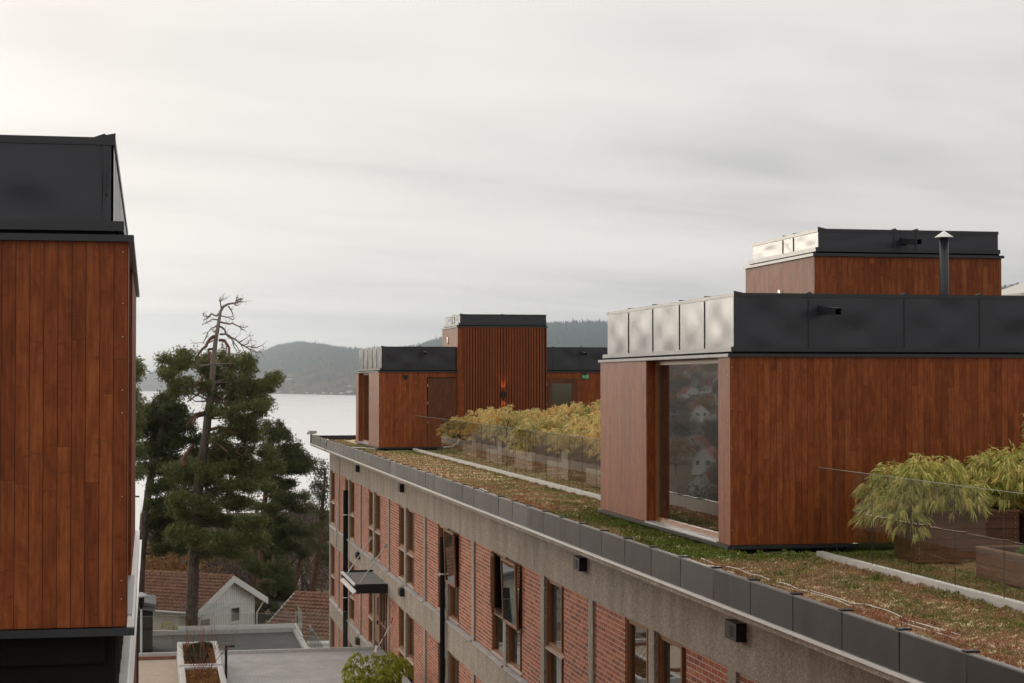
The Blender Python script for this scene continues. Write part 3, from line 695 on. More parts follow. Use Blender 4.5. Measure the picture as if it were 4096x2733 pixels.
def pavilion(name, label, loc, xs, xe, y0, y1, zb, zt, ph, side, openings, fs, sseam, rz=0, recess=.13, inset=.10, sh_=.012, bulge=.0042):
    """side = -1 when the window wall faces left, +1 when it faces right"""
    P = thing(name, label, 'pavilion', loc, rz); s = side
    X = lambda d: xs-s*d                         # d metres into the body
    m = MB()
    m.box(X(.16), xe, y0, y0+.15, zb, zt)
    cuts = [y0]+[v for o in openings for v in o]+[y1]
    for a, c in zip(cuts[::2], cuts[1::2]):
        m.box(X(0), X(.16), a, c, zb, zt)
    m.box(X(.16), xe, y1-.15, y1, zb, zt)
    m.build('cladding', m_wood, P)
    m = MB(); m.box(X(.35), xe, y0+.16, y1-.16, zb, zt-.01); m.box(X(.14), xe, y0+.08, y1-.08, zb-.25, zb-.001); m.build('inner_wall', m_void, P)
    for a, c in openings:
        m = MB(); ring(m, X(recess+.02), X(recess+.10), a, c, zb+.0, zt-.0, .075)
        if s > 0: pass
        wf = m.build('window', m_frame, P)
        m = MB(); m.box(X(recess+.06), X(recess+.066), a+.07, c-.07, zb+.07, zt-.07); m.build('pane', m_pane, wf)
        m = MB(); m.box(X(-.03), X(recess+.03), a+.002, c-.002, zb-.004, zb+.012); m.build('sill', m_zinc, wf)
    m = MB(); o = .05; m.box(X(-o), xe, y0-o, y1+o, zb-.055, zb-.006); m.build('base_trim', m_trim, P)
    m = MB()
    o = .035; m.box(X(-o), xe, y0-o, y1+o, zt+.001, zt+.045)
    o = -.03; m.box(X(-o), xe, y0-o, y1+o, zt+.075, zt+.14)
    m.build('eaves_trim', m_trim, P)
    m = MB(); o = -.07; m.box(X(-o), xe, y0-o, y1+o, zt+.046, zt+.074); m.box(X(inset+.012), xe, y0+inset+.012, y1-inset, zt+.141, zt+ph-.052); m.build('parapet_core', m_joint, P)
    cz0, cz1 = zt+.141, zt+ph-.05
    for k, (a, c) in enumerate(zip(fs, fs[1:])):
        m = MB(); grid_panel(m, 'y', y0+inset, a+.004, c-.004, cz0, cz1, -1, ((a+c)/2, cz0+.35*(cz1-cz0)), .007 if ph > .6 else .003, 18, 10)
        q = m.build('parapet_sheet', m_clad, P, True)
        m = MB(); m.lathe([(.001, 0), (.009, .002), (.009, .004)], 0, 0, 8); 
        m.v = [((a+c)/2+v[0], y0+inset+.006-v[2], cz0+.35*(cz1-cz0)+v[1]) for v in m.v]
        m.build('rivet', m_black, q)
        if k:
            m = MB(); m.box(a-.007, a+.007, y0+inset-.012, y0+inset+.003, cz0, cz1-.01); m.build('seam', m_trim, q)
    for k, (a, c) in enumerate(zip(sseam, sseam[1:])):
        m = MB(); grid_panel(m, 'x', X(inset), a+.004, c-.004, cz0, cz1, s, ((a+c)/2, cz0+.42*(cz1-cz0)), bulge if ph > .6 else .003, 16, 12)
        q = m.build('parapet_sheet', m_clad, P, True)
        if k:
            m = MB(); m.box(X(inset-sh_), X(inset+.003), a-.007, a+.007, cz0, cz1-.01); m.build('seam', m_trim, q)
    m = MB(); o = -inset+.012; m.box(X(-o), xe, y0-o, y1+o, zt+ph-.05, zt+ph)
    for v in sseam[1:-1:1]: m.box(X(-o+.002), X(-o+.12), v-.02, v+.02, zt+ph+.0005, zt+ph+.018)
    for v in fs[1:-1]: m.prism([(v-.05, zt+ph+.0005), (v+.02, zt+ph+.026), (v+.05, zt+ph+.0005)], 'y', y0-o+.002, y0-o+.10)
    m.prism([(X(-o), zt+ph+.0005), (X(-o), zt+ph+.03), (X(-o)-s*.14, zt+ph+.0005)], 'y', y0-o, y0-o+.02)
    m.build('parapet_cap', m_trim, P)
    return P
def screws(P, pts, ax):
    m = MB()
    for (x, y, z) in pts: m.box(x-.0035, x+.0035, y-.003, y+.003, z-.0035, z+.0035) if ax == 'y' else m.box(x-.004, x+.004, y-.006, y+.006, z-.006, z+.006)
    m.build('screw_heads', m_alu, P)
near = pavilion('rooftop_pavilion', 'largest wood-clad pavilion on the near roof end with a tall window in its left wall', (7.636, 23.51, -2.3), 7.636, 17.0, 23.51, 30.77, -2.2, .345, .875, -1,
                [(24.03, 27.77)], [7.72, 8.80, 10.20, 11.32, 12.6, 14, 15.4, 16.9], [23.62, 24.975, 26.244, 27.733, 29.231, 30.66])
screws(near, [(7.67, 23.508, z) for z in (.2, -.35, -.9, -1.45, -2.0)]+[(7.632, 23.6, z) for z in (.1, -.5, -1.0, -1.6)], 'y')
far = pavilion('rooftop_pavilion', 'wood-clad pavilion at the far end of the planted roof', (7.45, 61.14, -2.3), 7.45, 21.0, 61.14, 68.3, -2.2, .345, .875, -1,
               [(64.1, 67.45)], [7.55, 8.85, 10.2, 13.5, 14.5, 15.9, 17.5, 19], [61.25, 62.6, 63.9, 65.3, 66.7, 68.2])
left = pavilion('rooftop_pavilion', 'wood-clad pavilion close by on the left with a tall dark sheet-metal parapet', (-.175, 12.2, -1.7), -.175, -6.0, 12.2, 20.1, -1.60, .925, .70, 1,
                [(12.75, 15.3)], [-5.9, -4.6, -3.5, -2.42, -1.36, -.355, -.287], [12.31, 12.9, 13.5, 14.1, 14.7, 15.3, 16.2, 17.1, 18.0, 19.0, 20.0], R(.2), sh_=.002, bulge=.0006)
screws(left, [(-.21, 12.198, z) for z in (.86, .52, .30, -.05, -.2, -.75, -1.3, -1.42)], 'y')
tw = pavilion('roof_tower', 'upper wood-clad roof tower rising behind the nearest pavilion', (9.9, 26.3, .9), 9.9, 12.98, 26.3, 29.6, .3, 1.935, .43, -1,
              [], [10.0, 11.24, 11.60, 12.975], [26.4, 27.5, 28.0, 29.5])
tf = pavilion('roof_tower', 'slatted wooden tower in the middle of the far pavilion', (10.13, 61.02, -2.3), 10.13, 13.24, 61.02, 64.4, -2.2, 1.885, .45, -1,
              [], [10.23, 11.7, 13.235], [61.12, 62.3, 62.8, 64.3])
def trim_end(P, x1, y0, y1, zb, zt, ph):
    m = MB(); m.box(x1-.001, x1+.035, y0-.034, y1, zt+.002, zt+.044); m.build('eaves_trim', m_trim, P)
trim_end(tw, 12.98, 26.3, 29.6, 0, 1.935, .43); trim_end(tf, 13.24, 61.02, 64.4, 0, 1.885, .45)
m = MB(); ns = 29
for k in range(ns):
    x = 10.36+k*(2.82/ns); m.box(x, x+.068, 60.972, 61.018, -2.2, 1.88)
m.build('slats', m_wslat, tf)
m = MB(); m.box(10.355, 13.20, 61.012, 61.0195, -2.2, 1.88); m.build('slat_backing', m_joint, tf)
def spout(P, x, y, z, L, sz=.05):
    m = MB(); ring(m, 0, 0, 0, 0, 0, 0, 0) if False else None
    w_ = .008
    for (a0, a1, b0, b1) in ((-sz, sz, sz-w_, sz), (-sz, sz, -sz, -sz+w_), (-sz, -sz+w_, -sz+w_, sz-w_), (sz-w_, sz, -sz+w_, sz-w_)):
        m.add([(x+a0, y, z+b0), (x+a1, y, z+b0), (x+a1, y, z+b1), (x+a0, y, z+b1), (x+a0, y-L, z+b0-.05), (x+a1, y-L, z+b0-.05), (x+a1, y-L, z+b1-.05), (x+a0, y-L, z+b1-.05)],
              [(0, 1, 2, 3), (7, 6, 5, 4), (0, 4, 5, 1), (1, 5, 6, 2), (2, 6, 7, 3), (3, 7, 4, 0)])
    m.box(x-sz-.015, x+sz+.015, y-.012, y, z-sz-.02, z+sz+.02)
    return m.build('spout', m_trim, P)
spout(near, 9.0, 23.60, 1.0, .58); spout(tw, 11.41, 26.39, 2.19, .55, .045); spout(far, 8.95, 61.22, 1.02, .7); spout(far, 14.5, 61.22, 1.02, .7)

ch = thing('flue_pipe', 'dark round flue pipe with a conical rain cap behind the nearest pavilion parapet', 'chimney', (11.43, 25.0, .5))
m = MB(); m.lathe([(.067, .5), (.067, 2.13)], 11.43, 25, 24); m.build('pipe', m_trim, ch, True)
m = MB(); m.lathe([(.135, 2.14), (.13, 2.15), (.012, 2.235), (.004, 2.24)], 11.43, 25, 28); m.build('rain_cap', m_white_metal, ch)
m = MB()
for a in range(4): m.box(11.43+.06*math.cos(a*1.57+.8)-.006, 11.43+.06*math.cos(a*1.57+.8)+.006, 25+.06*math.sin(a*1.57+.8)-.006, 25+.06*math.sin(a*1.57+.8)+.006, 2.13, 2.16)
m.build('cap_bracket', m_red, ch)
def round_vent(P, plane, c, u, z, r, mat):
    m = MB(); m.lathe([(r, 0), (r, .03), (r*.8, .035), (r*.78, .02)], 0, 0, 24)
    for k in range(5):
        h = -.6+.3*k; wv = math.sqrt(max(.05, .78**2-h*h))*r; m.box(-wv, wv, h*r-.006, h*r+.006, .02, .03)
    m.v = [(c-v[2], u+v[0], z+v[1]) if plane == 'x' else (u+v[0], c-v[2], z+v[1]) for v in m.v]
    m.build('round_vent', mat, P)
round_vent(far, 'y', 61.14, 8.35, .18, .075, m_black); round_vent(tf, 'x', 10.13, 63.1, 1.47, .12, m_white_metal); round_vent(tw, 'x', 9.9, 27.85, 1.40, .09, m_white_metal)
# doors of the far pavilion
m = MB(); m.box(9.12, 10.07, 61.118, 61.139, -2.2, .14); d1 = m.build('door', m_door, far); d1['label'] = 'plain brown wooden door'
m = MB()
for z in (-.15, -.75, -1.4): m.box(9.105, 9.125, 61.10, 61.117, z, z+.1)
m.build('hinge', m_alu, d1)
m = MB(); m.box(9.09, 9.118, 61.112, 61.1385, -2.2, .17); m.box(9.119, 10.07, 61.112, 61.1385, .142, .17); m.build('door_frame', m_joint, d1)
m = MB()
for a in ((13.27, 13.43, -2.2, .14), (14.14, 14.34, -2.2, .14), (13.431, 14.139, -.03, .14), (13.431, 14.139, -2.2, -2.0)): m.box(a[0], a[1], 61.105, 61.1385, a[2], a[3])
d2 = m.build('door', m_door, far); d2['label'] = 'glazed wooden door with a dark olive pane'
m = MB(); m.box(13.431, 14.139, 61.12, 61.128, -1.999, -.031); m.build('pane', M('door_glass', (.06, .05, .015), .08, .8), d2)  # pane coloured dark olive for the interior behind it
m = MB()
for z in (-.1, -.8, -1.5): m.box(13.25, 13.268, 61.09, 61.1, z, z+.1)
m.build('hinge', m_alu, d2)

sg = thing('exit_sign', 'green emergency exit sign under a small black lamp beside the glazed door', 'exit sign', (14.62, 61.1, .2))
m = MB(); m.bev(14.50, 14.74, 61.06, 61.09, .125, .265, .004); m.build('sign_plate', m_sign, sg)
m = MB()
m.box(14.525, 14.60, 61.054, 61.0595, .19, .205); m.prism([(14.545, .198), (14.575, .232), (14.575, .164)], 'y', 61.054, 61.0595)       # arrow
m.box(14.64, 14.645, 61.054, 61.0595, .14, .25); m.box(14.715, 14.72, 61.054, 61.0595, .14, .25); m.box(14.6455, 14.7145, 61.054, 61.0595, .245, .25)
m.lathe([(.009, 0), (.009, .006)], 0, 0, 8); k = len(m.v)-16; m.v[k:] = [(14.688+v[0], 61.0595-v[2], .232+v[1]) for v in m.v[k:]]
m.prism([(14.675, .222), (14.69, .220), (14.684, .19), (14.70, .165), (14.694, .16), (14.674, .188), (14.662, .163), (14.654, .168), (14.668, .195)], 'y', 61.054, 61.0590)
m.build('pictogram', m_signw, sg)
m = MB(); m.tube([(14.62, 61.12, .30), (14.62, 61.05, .33)], [.05, .045], 10); m.box(14.58, 14.66, 61.1, 61.138, .266, .36); m.build('lamp_head', m_black, sg)

wl_ = thing('wall_lamp', 'small black cube wall lamp glowing up and down on the slatted tower', 'wall lamp', (11.706, 60.97, -.41))
m = MB(); m.bev(11.64, 11.775, 60.86, 60.971, -.49, -.33, .004); m.build('housing', m_black, wl_)
for nm, z, rx in (('uplight', -.32, 180), ('downlight', -.50, 0)):
    sp = bpy.data.lights.new(nm, 'SPOT'); sp.energy = 12; sp.color = (1, .66, .40); sp.spot_size = R(62); sp.spot_blend = .7; sp.shadow_soft_size = .02
    lo = bpy.data.objects.new(nm, sp); COL.objects.link(lo); lo.parent = wl_; lo.location = (0, -.07, z+.41); lo.rotation_euler = (R(rx), 0, 0)

# left building below its pavilion: flashing, dark plinth, wooden facade
m = MB(); m.box(-.174, -.126, 12.2, 20.1, -1.6055, -1.601); m.build('base_trim_sheen', m_white_metal, left)  # sky reflection along the base trim, painted as a white strip
lb = thing('left_building', 'left building edge with pale metal flashing above a brown wooden wall', 'building', (-.2, 12, -13.4), R(.12))
m = MB(); m.box(-8, -.235, 12.1, 36, -13.3, -2.2); m.build('core_wall', m_void, lb)
m = MB(); m.box(-7, -.245, 12.32, 20.0, -2.19, -1.66)
m.build('dark_plinth', m_void, lb)
m = MB()
for y in (12.75, 13.35, 13.95, 14.6, 15.4):
    m = MB(); m.box(-.2455, -.241, y, y+.012, -2.17, -1.67); m.build('plinth_joint', m_joint, lb)
m = MB()
ys = list(np.arange(5, 36.1, 2.0))
for a, c in zip(ys, ys[1:]): m.box(-.6, -.187+rng.normal(0, .0015), a+.004, c-.004, -2.205, -2.17)
m.build('inner_flashing', m_white_metal, lb)
m = MB(); ys = list(np.arange(5, 26.1, 2.1))
for a, c in zip(ys, ys[1:]): m.box(-.192, -.142+rng.normal(0, .0012), a+.003, c-.003, -2.225, -2.2055)
m.build('outer_flashing', m_white_metal, lb)
m = MB(); m.box(-.234, -.205, 5, 26, -13.3, -2.23); m.build('wooden_facade', m_wood, lb)

# ------------------------------------------------------------ sedum
def tris(P, h, wd, tilt=.8, lean=None):
    """random upright-ish triangles at points P"""
    n = len(P); a = rng.uniform(0, 6.283, n); d = np.stack([np.cos(a), np.sin(a), np.zeros(n)], -1)
    b = rng.uniform(0, 6.283, n); tl = rng.uniform(0, tilt, n)
    up = np.stack([np.cos(b)*np.sin(tl), np.sin(b)*np.sin(tl), np.cos(tl)], -1)
    hh = (h*rng.uniform(.5, 1.4, n))[:, None]; ww = (wd*rng.uniform(.6, 1.3, n))[:, None]
    V = np.stack([P-d*ww, P+d*ww, P+up*hh], 1)
    return V
def heightn(x, y):
    return .018*np.sin(x*5.1+y*1.7)*np.sin(y*2.3-x)+.012*np.sin(x*13+y*7)*np.sin(y*9.1)+.008*np.sin(x*27-y*21)
ZR = -2.335
def sheet(x0, x1, y0, y1, nx, ny):
    xs_, ys_ = np.linspace(x0, x1, nx), np.linspace(y0, y1, ny); Xg, Yg = np.meshgrid(xs_, ys_)
    V = np.stack([Xg, Yg, ZR+heightn(Xg, Yg)+.02], -1).reshape(-1, 3)
    F = np.array([(j*nx+i, j*nx+i+1, (j+1)*nx+i+1, (j+1)*nx+i) for j in range(ny-1) for i in range(nx-1)])
    return V, F
V, F = sheet(6.15, 8.50, 10, 72.95, 24, 640)
V2, F2 = sheet(8.60, 20, 10, 72.9, 60, 300)
g = np_mesh('sedum', np.concatenate([V, V2]), np.concatenate([F, F2+len(V)]), m_sedum, smooth=True)
prop(g, 'low red, tan and green sedum covering the flat roof', 'sedum', kind='stuff')
def pts(n, x0, x1, y0, y1, yp=1.0):
    u = rng.random(n)**yp; y = y0+(y1-y0)*u; x = rng.uniform(x0, x1, n)
    return x, y
acc = []
for n, x0, x1, y0, y1, h, wd in ((60000, 6.16, 8.50, 10.5, 14.5, .020, .009), (150000, 6.16, 8.50, 14.5, 26, .020, .009), (95000, 6.16, 8.50, 26, 42, .024, .011), (45000, 6.23, 8.52, 42, 72.9, .030, .016), (45000, 8.60, 11.2, 15, 23.4, .026, .008), (30000, 8.60, 11, 31, 61, .03, .014)):
    x, y = pts(n, x0, x1, y0, y1)
    ok = ~((x > 7.62) & (y > 23.48) & (y < 30.8)) & ~((x > 7.43) & (y > 61.1))
    x, y = x[ok], y[ok]; acc.append(tris(np.stack([x, y, ZR+.018+heightn(x, y)], -1), h, wd, 1.1))
# taller clumps beside the balustrade foot and pavilion wall
for (x0, x1, y0, y1, n, h) in ((6.3, 8.4, 13, 34, 900, .045), (8.36, 8.50, 12, 60, 420, .06), (7.35, 7.75, 22.6, 31.3, 150, .07), (8.3, 8.5, 17, 23, 60, .08), (8.62, 9.4, 16, 23, 300, .05), (6.3, 8.4, 14, 40, 260, .035)):
    cx_, cy_ = rng.uniform(x0, x1, n), rng.uniform(y0, y1, n)
    k = 60; r = rng.random((n, k))**.5*.07*(rng.random(n)[:, None]+.5); a = rng.uniform(0, 6.28, (n, k))
    x = (cx_[:, None]+r*np.cos(a)).ravel(); y = (cy_[:, None]+r*np.sin(a)*1.3).ravel(); z = (ZR+.02+h*rng.random((n, k))*np.clip(1-r/.11, .1, 1)).ravel()
    x = np.where((x0 > 8.55), x, np.minimum(x, 8.505)); acc.append(tris(np.stack([x, y, z], -1), .026, .010, 1.3))
Vt = np.concatenate(acc).reshape(-1, 3); Ft = np.arange(len(Vt)).reshape(-1, 3)
prop(np_mesh('sedum_sprigs', Vt, Ft, m_sedum), 'tiny sedum sprigs and moss tufts standing up from the planted roof', 'sedum', kind='stuff')

def wob(pts_, n, amp, zj=.0):
    out = []
    for (a, c) in zip(pts_, pts_[1:]):
        for k in range(n):
            f = k/n; out.append((a[0]+(c[0]-a[0])*f+rng.normal(0, amp), a[1]+(c[1]-a[1])*f, a[2]+(c[2]-a[2])*f+rng.normal(0, zj)))
    out.append(pts_[-1]); return out
zc = ZR+.044
for k, (path, lab) in enumerate((([(6.95, 22.6, zc), (6.98, 21.2, zc), (7.02, 19.6, zc), (7.10, 18.4, zc), (7.16, 17.6, zc), (7.18, 15.4, zc)], 'pale cable lying on the sedum in front of the nearest pavilion, upper strand'),
                     ([(6.80, 22.0, zc), (6.90, 20.8, zc-.02), (6.92, 19.4, zc), (7.05, 18.4, zc), (7.06, 17.2, zc-.02), (7.04, 15.2, zc)], 'pale cable lying on the sedum in front of the nearest pavilion, lower strand'),
                     ([(6.9, 38.6, zc), (6.85, 37.2, zc), (6.78, 35.7, zc), (6.74, 33.5, zc), (6.72, 31.4, zc)], 'pale cable on the reddish sedum midway along the roof'),
                     ([(7.45, 62, zc), (7.1, 62.6, zc+.02), (6.7, 63.6, zc+.02), (6.3, 64.6, -2.2), (6.12, 65.6, -2.04), (6.07, 65.7, -2.2), (6.07, 65.8, -2.44), (6.70, 66.8, -2.6), (6.86, 68.9, -4), (6.84, 69.2, -5.6), (6.87, 69.9, -6.3)], 'loose pale cable hanging over the roof edge near the far corner'))):
    m = MB(); m.tube(wob(path, 4, .008 if k < 3 else .015, .010 if k < 3 else .006), .0055 if k < 2 else (.010 if k == 2 else .022), 6)
    prop(m.build('cable', m_cable, None, True), lab, 'cable', 'cables on the roof')
m = MB(); m.box(6.05, 6.35, 72.5, 72.9, -2.03, -1.93); m.tube([(6.05, 72.7, -1.95), (5.98, 72.3, -2.03)], .05, 8); m.box(6.1, 6.3, 72.6, 72.8, -2.066, -2.0305)
prop(m.build('security_camera', m_alu, None), 'grey camera box clamped to the far corner of the roof edge', 'camera')

# ------------------------------------------------------------ glass balustrades
def balustrade(label, A, B, z0, h, pitch, base_h=.08, base_w=.09, start=0.0, edge=.006):
    A, B = Vector(A), Vector(B); L = (B-A).length; d = (B-A)/L; ang_ = math.atan2(d.y, d.x)
    P = thing('glass_balustrade', label, 'balustrade', (A.x, A.y, z0), ang_)
    m = MB(); m.box(0, L, -base_w/2, base_w/2, 0, base_h); m.build('base_channel', m_channel, P, world=False)
    y = 0.0; first = True
    while y < L-.05:
        e = min(L, y+(start if first and start else pitch)); first = False
        m = MB(); m.box(y+.008, e-.008, -.001, .001, base_h+.001, h-.0035); q = m.build('glass_pane', m_glass, P, world=False)
        m = MB(); m.box(y+.008, e-.008, -edge*.7, edge*.7, h-.003, h+.002); m.build('pane_edge', m_gedge, q, world=False)
        m = MB(); m.box(e-.0075, e-.0045, -edge*.6, edge*.6, base_h+.001, h-.001); m.build('pane_joint', m_gdark, q, world=False)
        y = e
    return P
balustrade('frameless glass balustrade in front of the nearest planters', (8.52, 22.48, 0), (8.50, 11.0, 0), -2.30, 1.19, 1.16, .10, .09, .62)
balustrade('long frameless glass balustrade in front of the bamboo between the pavilions', (8.52, 60.2, 0), (8.52, 31.2, 0), -2.30, 1.2, 1.16, .10)
balustrade('glass balustrade along the far edge of the paved terrace', (-1.8, 55.75, 0), (6.86, 55.75, 0), -8.23, 1.2, 2.4, .10, .12)
balustrade('glass balustrade on the far kerb of the asphalt deck', (1.2, 93.85, 0), (7.2, 93.85, 0), -12.42, 1.15, 2.0, .04, .1)
balustrade('short glass balustrade at the deck corner beside the stairs', (7.12, 93.7, 0), (7.12, 89.2, 0), -12.42, 1.15, 1.5, .06, .1)
balustrade('glass balustrade running down beside the deck towards the brick building', (7.12, 85.2, 0), (7.12, 73.3, 0), -12.42, 1.15, 1.6, .06, .1)

# ------------------------------------------------------------ planters and bamboo on the roof
def planter_mesh(P, x0, x1, y0, y1, z0, z1, rim=True, soil=.06):
    m = MB(); w_ = .035
    m.box(x0, x1, y0, y0+w_, z0+.03, z1); m.box(x0, x1, y1-w_, y1, z0+.03, z1); m.box(x0, x0+w_, y0+w_, y1-w_, z0+.03, z1); m.box(x1-w_, x1, y0+w_, y1-w_, z0+.03, z1)
    m.build('boards', m_planter, P, world=False)
    m = MB(); m.box(x0+w_, x1-w_, y0+w_, y1-w_, z1-soil-.05, z1-soil); m.box(x0+.05, x1-.05, y0+.05, y1-.05, z0, z0+.029); m.build('soil', m_soil, P, world=False)
    if rim:
        m = MB(); ring2 = ((x0-.008, x1+.008, y0-.008, y0+.055), (x0-.008, x1+.008, y1-.055, y1+.008), (x0-.008, x0+.055, y0+.056, y1-.056), (x1-.055, x1+.008, y0+.056, y1-.056))
        for q in ring2: m.box(*q, z1+.001, z1+.022)
        m.build('rim', m_rim, P, world=False)
    m = MB()
    for x in (x0+.05, x1-.05):
        z = z0+.08
        while z < z1-.03: m.box(x-.004, x+.004, y0-.003, y0-.0005, z-.004, z+.004); z += .0625
    m.build('screw_heads', m_alu, P, world=False)
def leaves(base, dirs, L, Wd):
    """kite-shaped folded blades from base points along dirs"""
    n = len(base); d = dirs/np.linalg.norm(dirs, axis=1, keepdims=True)
    s = np.cross(d, rng.normal(0, 1, (n, 3))); s /= np.linalg.norm(s, axis=1, keepdims=True)
    L = (L*rng.uniform(.6, 1.25, n))[:, None]; Wd = (Wd*rng.uniform(.7, 1.2, n))[:, None]
    drop = np.zeros((n, 3)); drop[:, 2] = -.22
    p1 = base+d*L*.38; tip = base+d*L+drop*L
    V = np.stack([base, p1+s*Wd*.5, tip, p1-s*Wd*.5], 1)
    return V
def bamboo(name, label, loc, sx, sy, hgt, culms, lobes, nleaf, L, Wd, mat, spread=.5, group='bamboo plants on the roof terrace', shoots=0, rl=.26, hmin=.35):
    """clump in a planter sx by sy: culms arch to leafy lobes whose blades fan out and droop"""
    P = thing(name, label, 'bamboo', loc, 0, group)
    m = MB(); acc = []
    for k in range(lobes):
        u, v = rng.uniform(-1.05, 1.05), rng.uniform(-1, 1); e = max(abs(u), abs(v))
        cx_, cy_ = sx/2+u*(sx/2+spread*.45*abs(u)), sy/2+v*(sy/2+spread*.45*abs(v))
        cz_ = hgt*(rng.uniform(hmin, 1.0) if e < .8 else rng.uniform(hmin-.18, .9)); r = rl*rng.uniform(.6, 1.3)
        bx, by = sx/2+u*sx*.3, sy/2+v*sy*.3
        m.tube([(bx, by, 0), (bx+(cx_-bx)*.35, by+(cy_-by)*.35, max(.1, cz_*.75)), (cx_, cy_, cz_+.02)], [.005, .004, .002], 4, False)
        # twigs radiating from the top of the lobe, each carrying a fan of blades
        nt = max(6, int(nleaf/9))
        lx, ly = rng.normal(0, .12, 2)+np.array([u, v])*.25
        for j in range(nt):
            a = rng.uniform(0, 6.283); rr = rng.random()**.6; dx_, dy_ = math.cos(a)+lx, math.sin(a)+ly
            q = np.array([cx_+dx_*rr*r, cy_+dy_*rr*r, cz_-rr*rr*r*1.1-rng.random()*r*.35])
            n = 9; ax = np.array([dx_*(.35+rr*.5), dy_*(.35+rr*.5), .25-rr*1.15-rng.random()*.35])
            acc.append(leaves(q+rng.normal(0, .018, (n, 3)), ax+rng.normal(0, .33, (n, 3)), L, Wd))
    for k in range(shoots):
        bx, by = rng.uniform(.1, sx-.1), rng.uniform(.05, sy-.1); hh = hgt*rng.uniform(1.25, 1.6); ln = rng.normal(0, .05, 2)
        path = [(bx+ln[0]*q, by+ln[1]*q, hh*q) for q in (0, .4, .75, 1)]; m.tube(path, [.004, .003, .0025, .0015], 4, False)
        n = 22; f = rng.uniform(.6, 1.0, n); st = np.stack([bx+ln[0]*f, by+ln[1]*f, hh*f], -1)
        acc.append(leaves(st, np.stack([rng.normal(0, .5, n), rng.normal(0, .5, n), rng.uniform(-.5, 1, n)], -1), L*.8, Wd))
    m.build('stems', m_culm, P, world=False)
    V = np.concatenate(acc); F = np.arange(len(V)*4).reshape(-1, 4)
    np_mesh('foliage', V.reshape(-1, 3), F, mat, P)
    return P
TALL = dict(x0=0, x1=1.42, y0=0, y1=.7, z0=0, z1=.66)
pl0 = thing('tall_planter', 'tall dark wooden planter nearest the left end of the front row behind the glass', 'planter', (9.49, 21.65, -2.32), 0, 'dark wooden roof planters')
planter_mesh(pl0, **TALL)
pl1 = dup(pl0, (11.02, 21.60, -2.32), 'tall dark wooden planter at the right edge of the picture behind the low planter')
bamboo('bamboo_plant', 'green bamboo spilling over the left front planter and hanging past the glass', (9.49, 21.65, -1.70), 1.42, .7, .78, 0, 52, 230, .125, .021, m_bam, .55)
bamboo('bamboo_plant', 'taller green bamboo with upright shoots at the right edge of the picture', (11.02, 21.60, -1.70), 1.42, .7, 1.05, 0, 58, 230, .125, .021, m_bam, .5, shoots=12, hmin=.5)
lw = thing('low_planter', 'low brown wooden planter with lettuce plants at the right edge', 'planter', (9.50, 17.3, -2.32), 0, 'low wooden roof planters')
planter_mesh(lw, 0, 1.45, 0, 2.64, 0, .37)
def lettuce(x, y, label):
    n = 90; a = rng.uniform(0, 6.28, n); e = rng.uniform(.2, 1.4, n)
    V = leaves(np.zeros((n, 3))+rng.normal(0, .008, (n, 3)), np.stack([np.cos(a)*np.cos(e), np.sin(a)*np.cos(e), np.sin(e)], -1), .10, .045)
    o = np_mesh('lettuce', V.reshape(-1, 3), np.arange(n*4).reshape(-1, 4), m_greens); o.location = (x, y, -2.01)
    prop(o, label, 'lettuce', 'lettuces in the low planter')
lettuce(9.95, 19.65, 'small green lettuce in the far left corner of the low planter'); lettuce(10.2, 19.7, 'upright green lettuce just right of the corner one in the low planter'); lettuce(10.3, 19.2, 'flat green lettuce nearest the right frame edge')
# rows between the pavilions
order = ['nearest', 'second', 'third', 'fourth', 'fifth', 'farthest']
far_b = None
for r, yy in enumerate((37.3, 41.4, 45.5, 49.7, 53.8, 57.9)):
    for c in range(3):
        if c == 2 and r < 1: continue
        x = 9.49+1.53*c
        pos = ('left', 'middle', 'right')[c]
        dup(pl0, (x, yy, -2.32), 'tall dark wooden planter, %s one in the %s bamboo row behind the long glass balustrade' % (pos, order[r]))
        lab = 'golden green bamboo in the %s planter of the %s row behind the long glass balustrade' % (pos, order[r])
        k = (r+c) % 3
        if r*3+c in (0, 1): 
            hb = bamboo('bamboo_plant', lab, (x, yy, -1.70), 1.42, .7, 1.18, 0, 42, 150, .15, .028, m_bamf if c == 0 else m_bamo, .55, rl=.25, hmin=.34)
            if c == 1: hb.scale = (.8, 1, .95)
            if c == 0: fb0 = hb
            else: fb1 = hb
        else:
            q = dup(fb1 if (r, c) in ((3, 1), (4, 1), (4, 0), (2, 2)) else fb0, (x, yy, -1.70), lab)
            s_ = rng.uniform(.60, 1.25)*(.88 if r > 2 else 1); q.scale = (rng.uniform(.9, 1.15), rng.uniform(1, 1.5), s_)
            if k == 2: q.scale.x *= -1; q.location.x += 1.42
for r, yy in enumerate((35.55, 39.66, 43.75, 47.9, 52.1, 56.2)):
    q = dup(lw, (9.50, yy-1.7, -2.32), 'low brown wooden planter in front of the %s bamboo row' % order[r]); q.scale = (1, .64, 1)
# extra bamboo between the rows closes the hedge as in the photograph
for r in range(5):
    for c in range(2):
        q = dup(fb1 if (r, c) in ((2, 0), (3, 1)) else fb0, (10.4+1.5*c, 39.3+4.1*r, -1.75), 'golden bamboo filling the gap behind the %s row, %s' % (order[r], ('left', 'right')[c])); q.scale = (1.1, 2.2, rng.uniform(.55, 1.1))
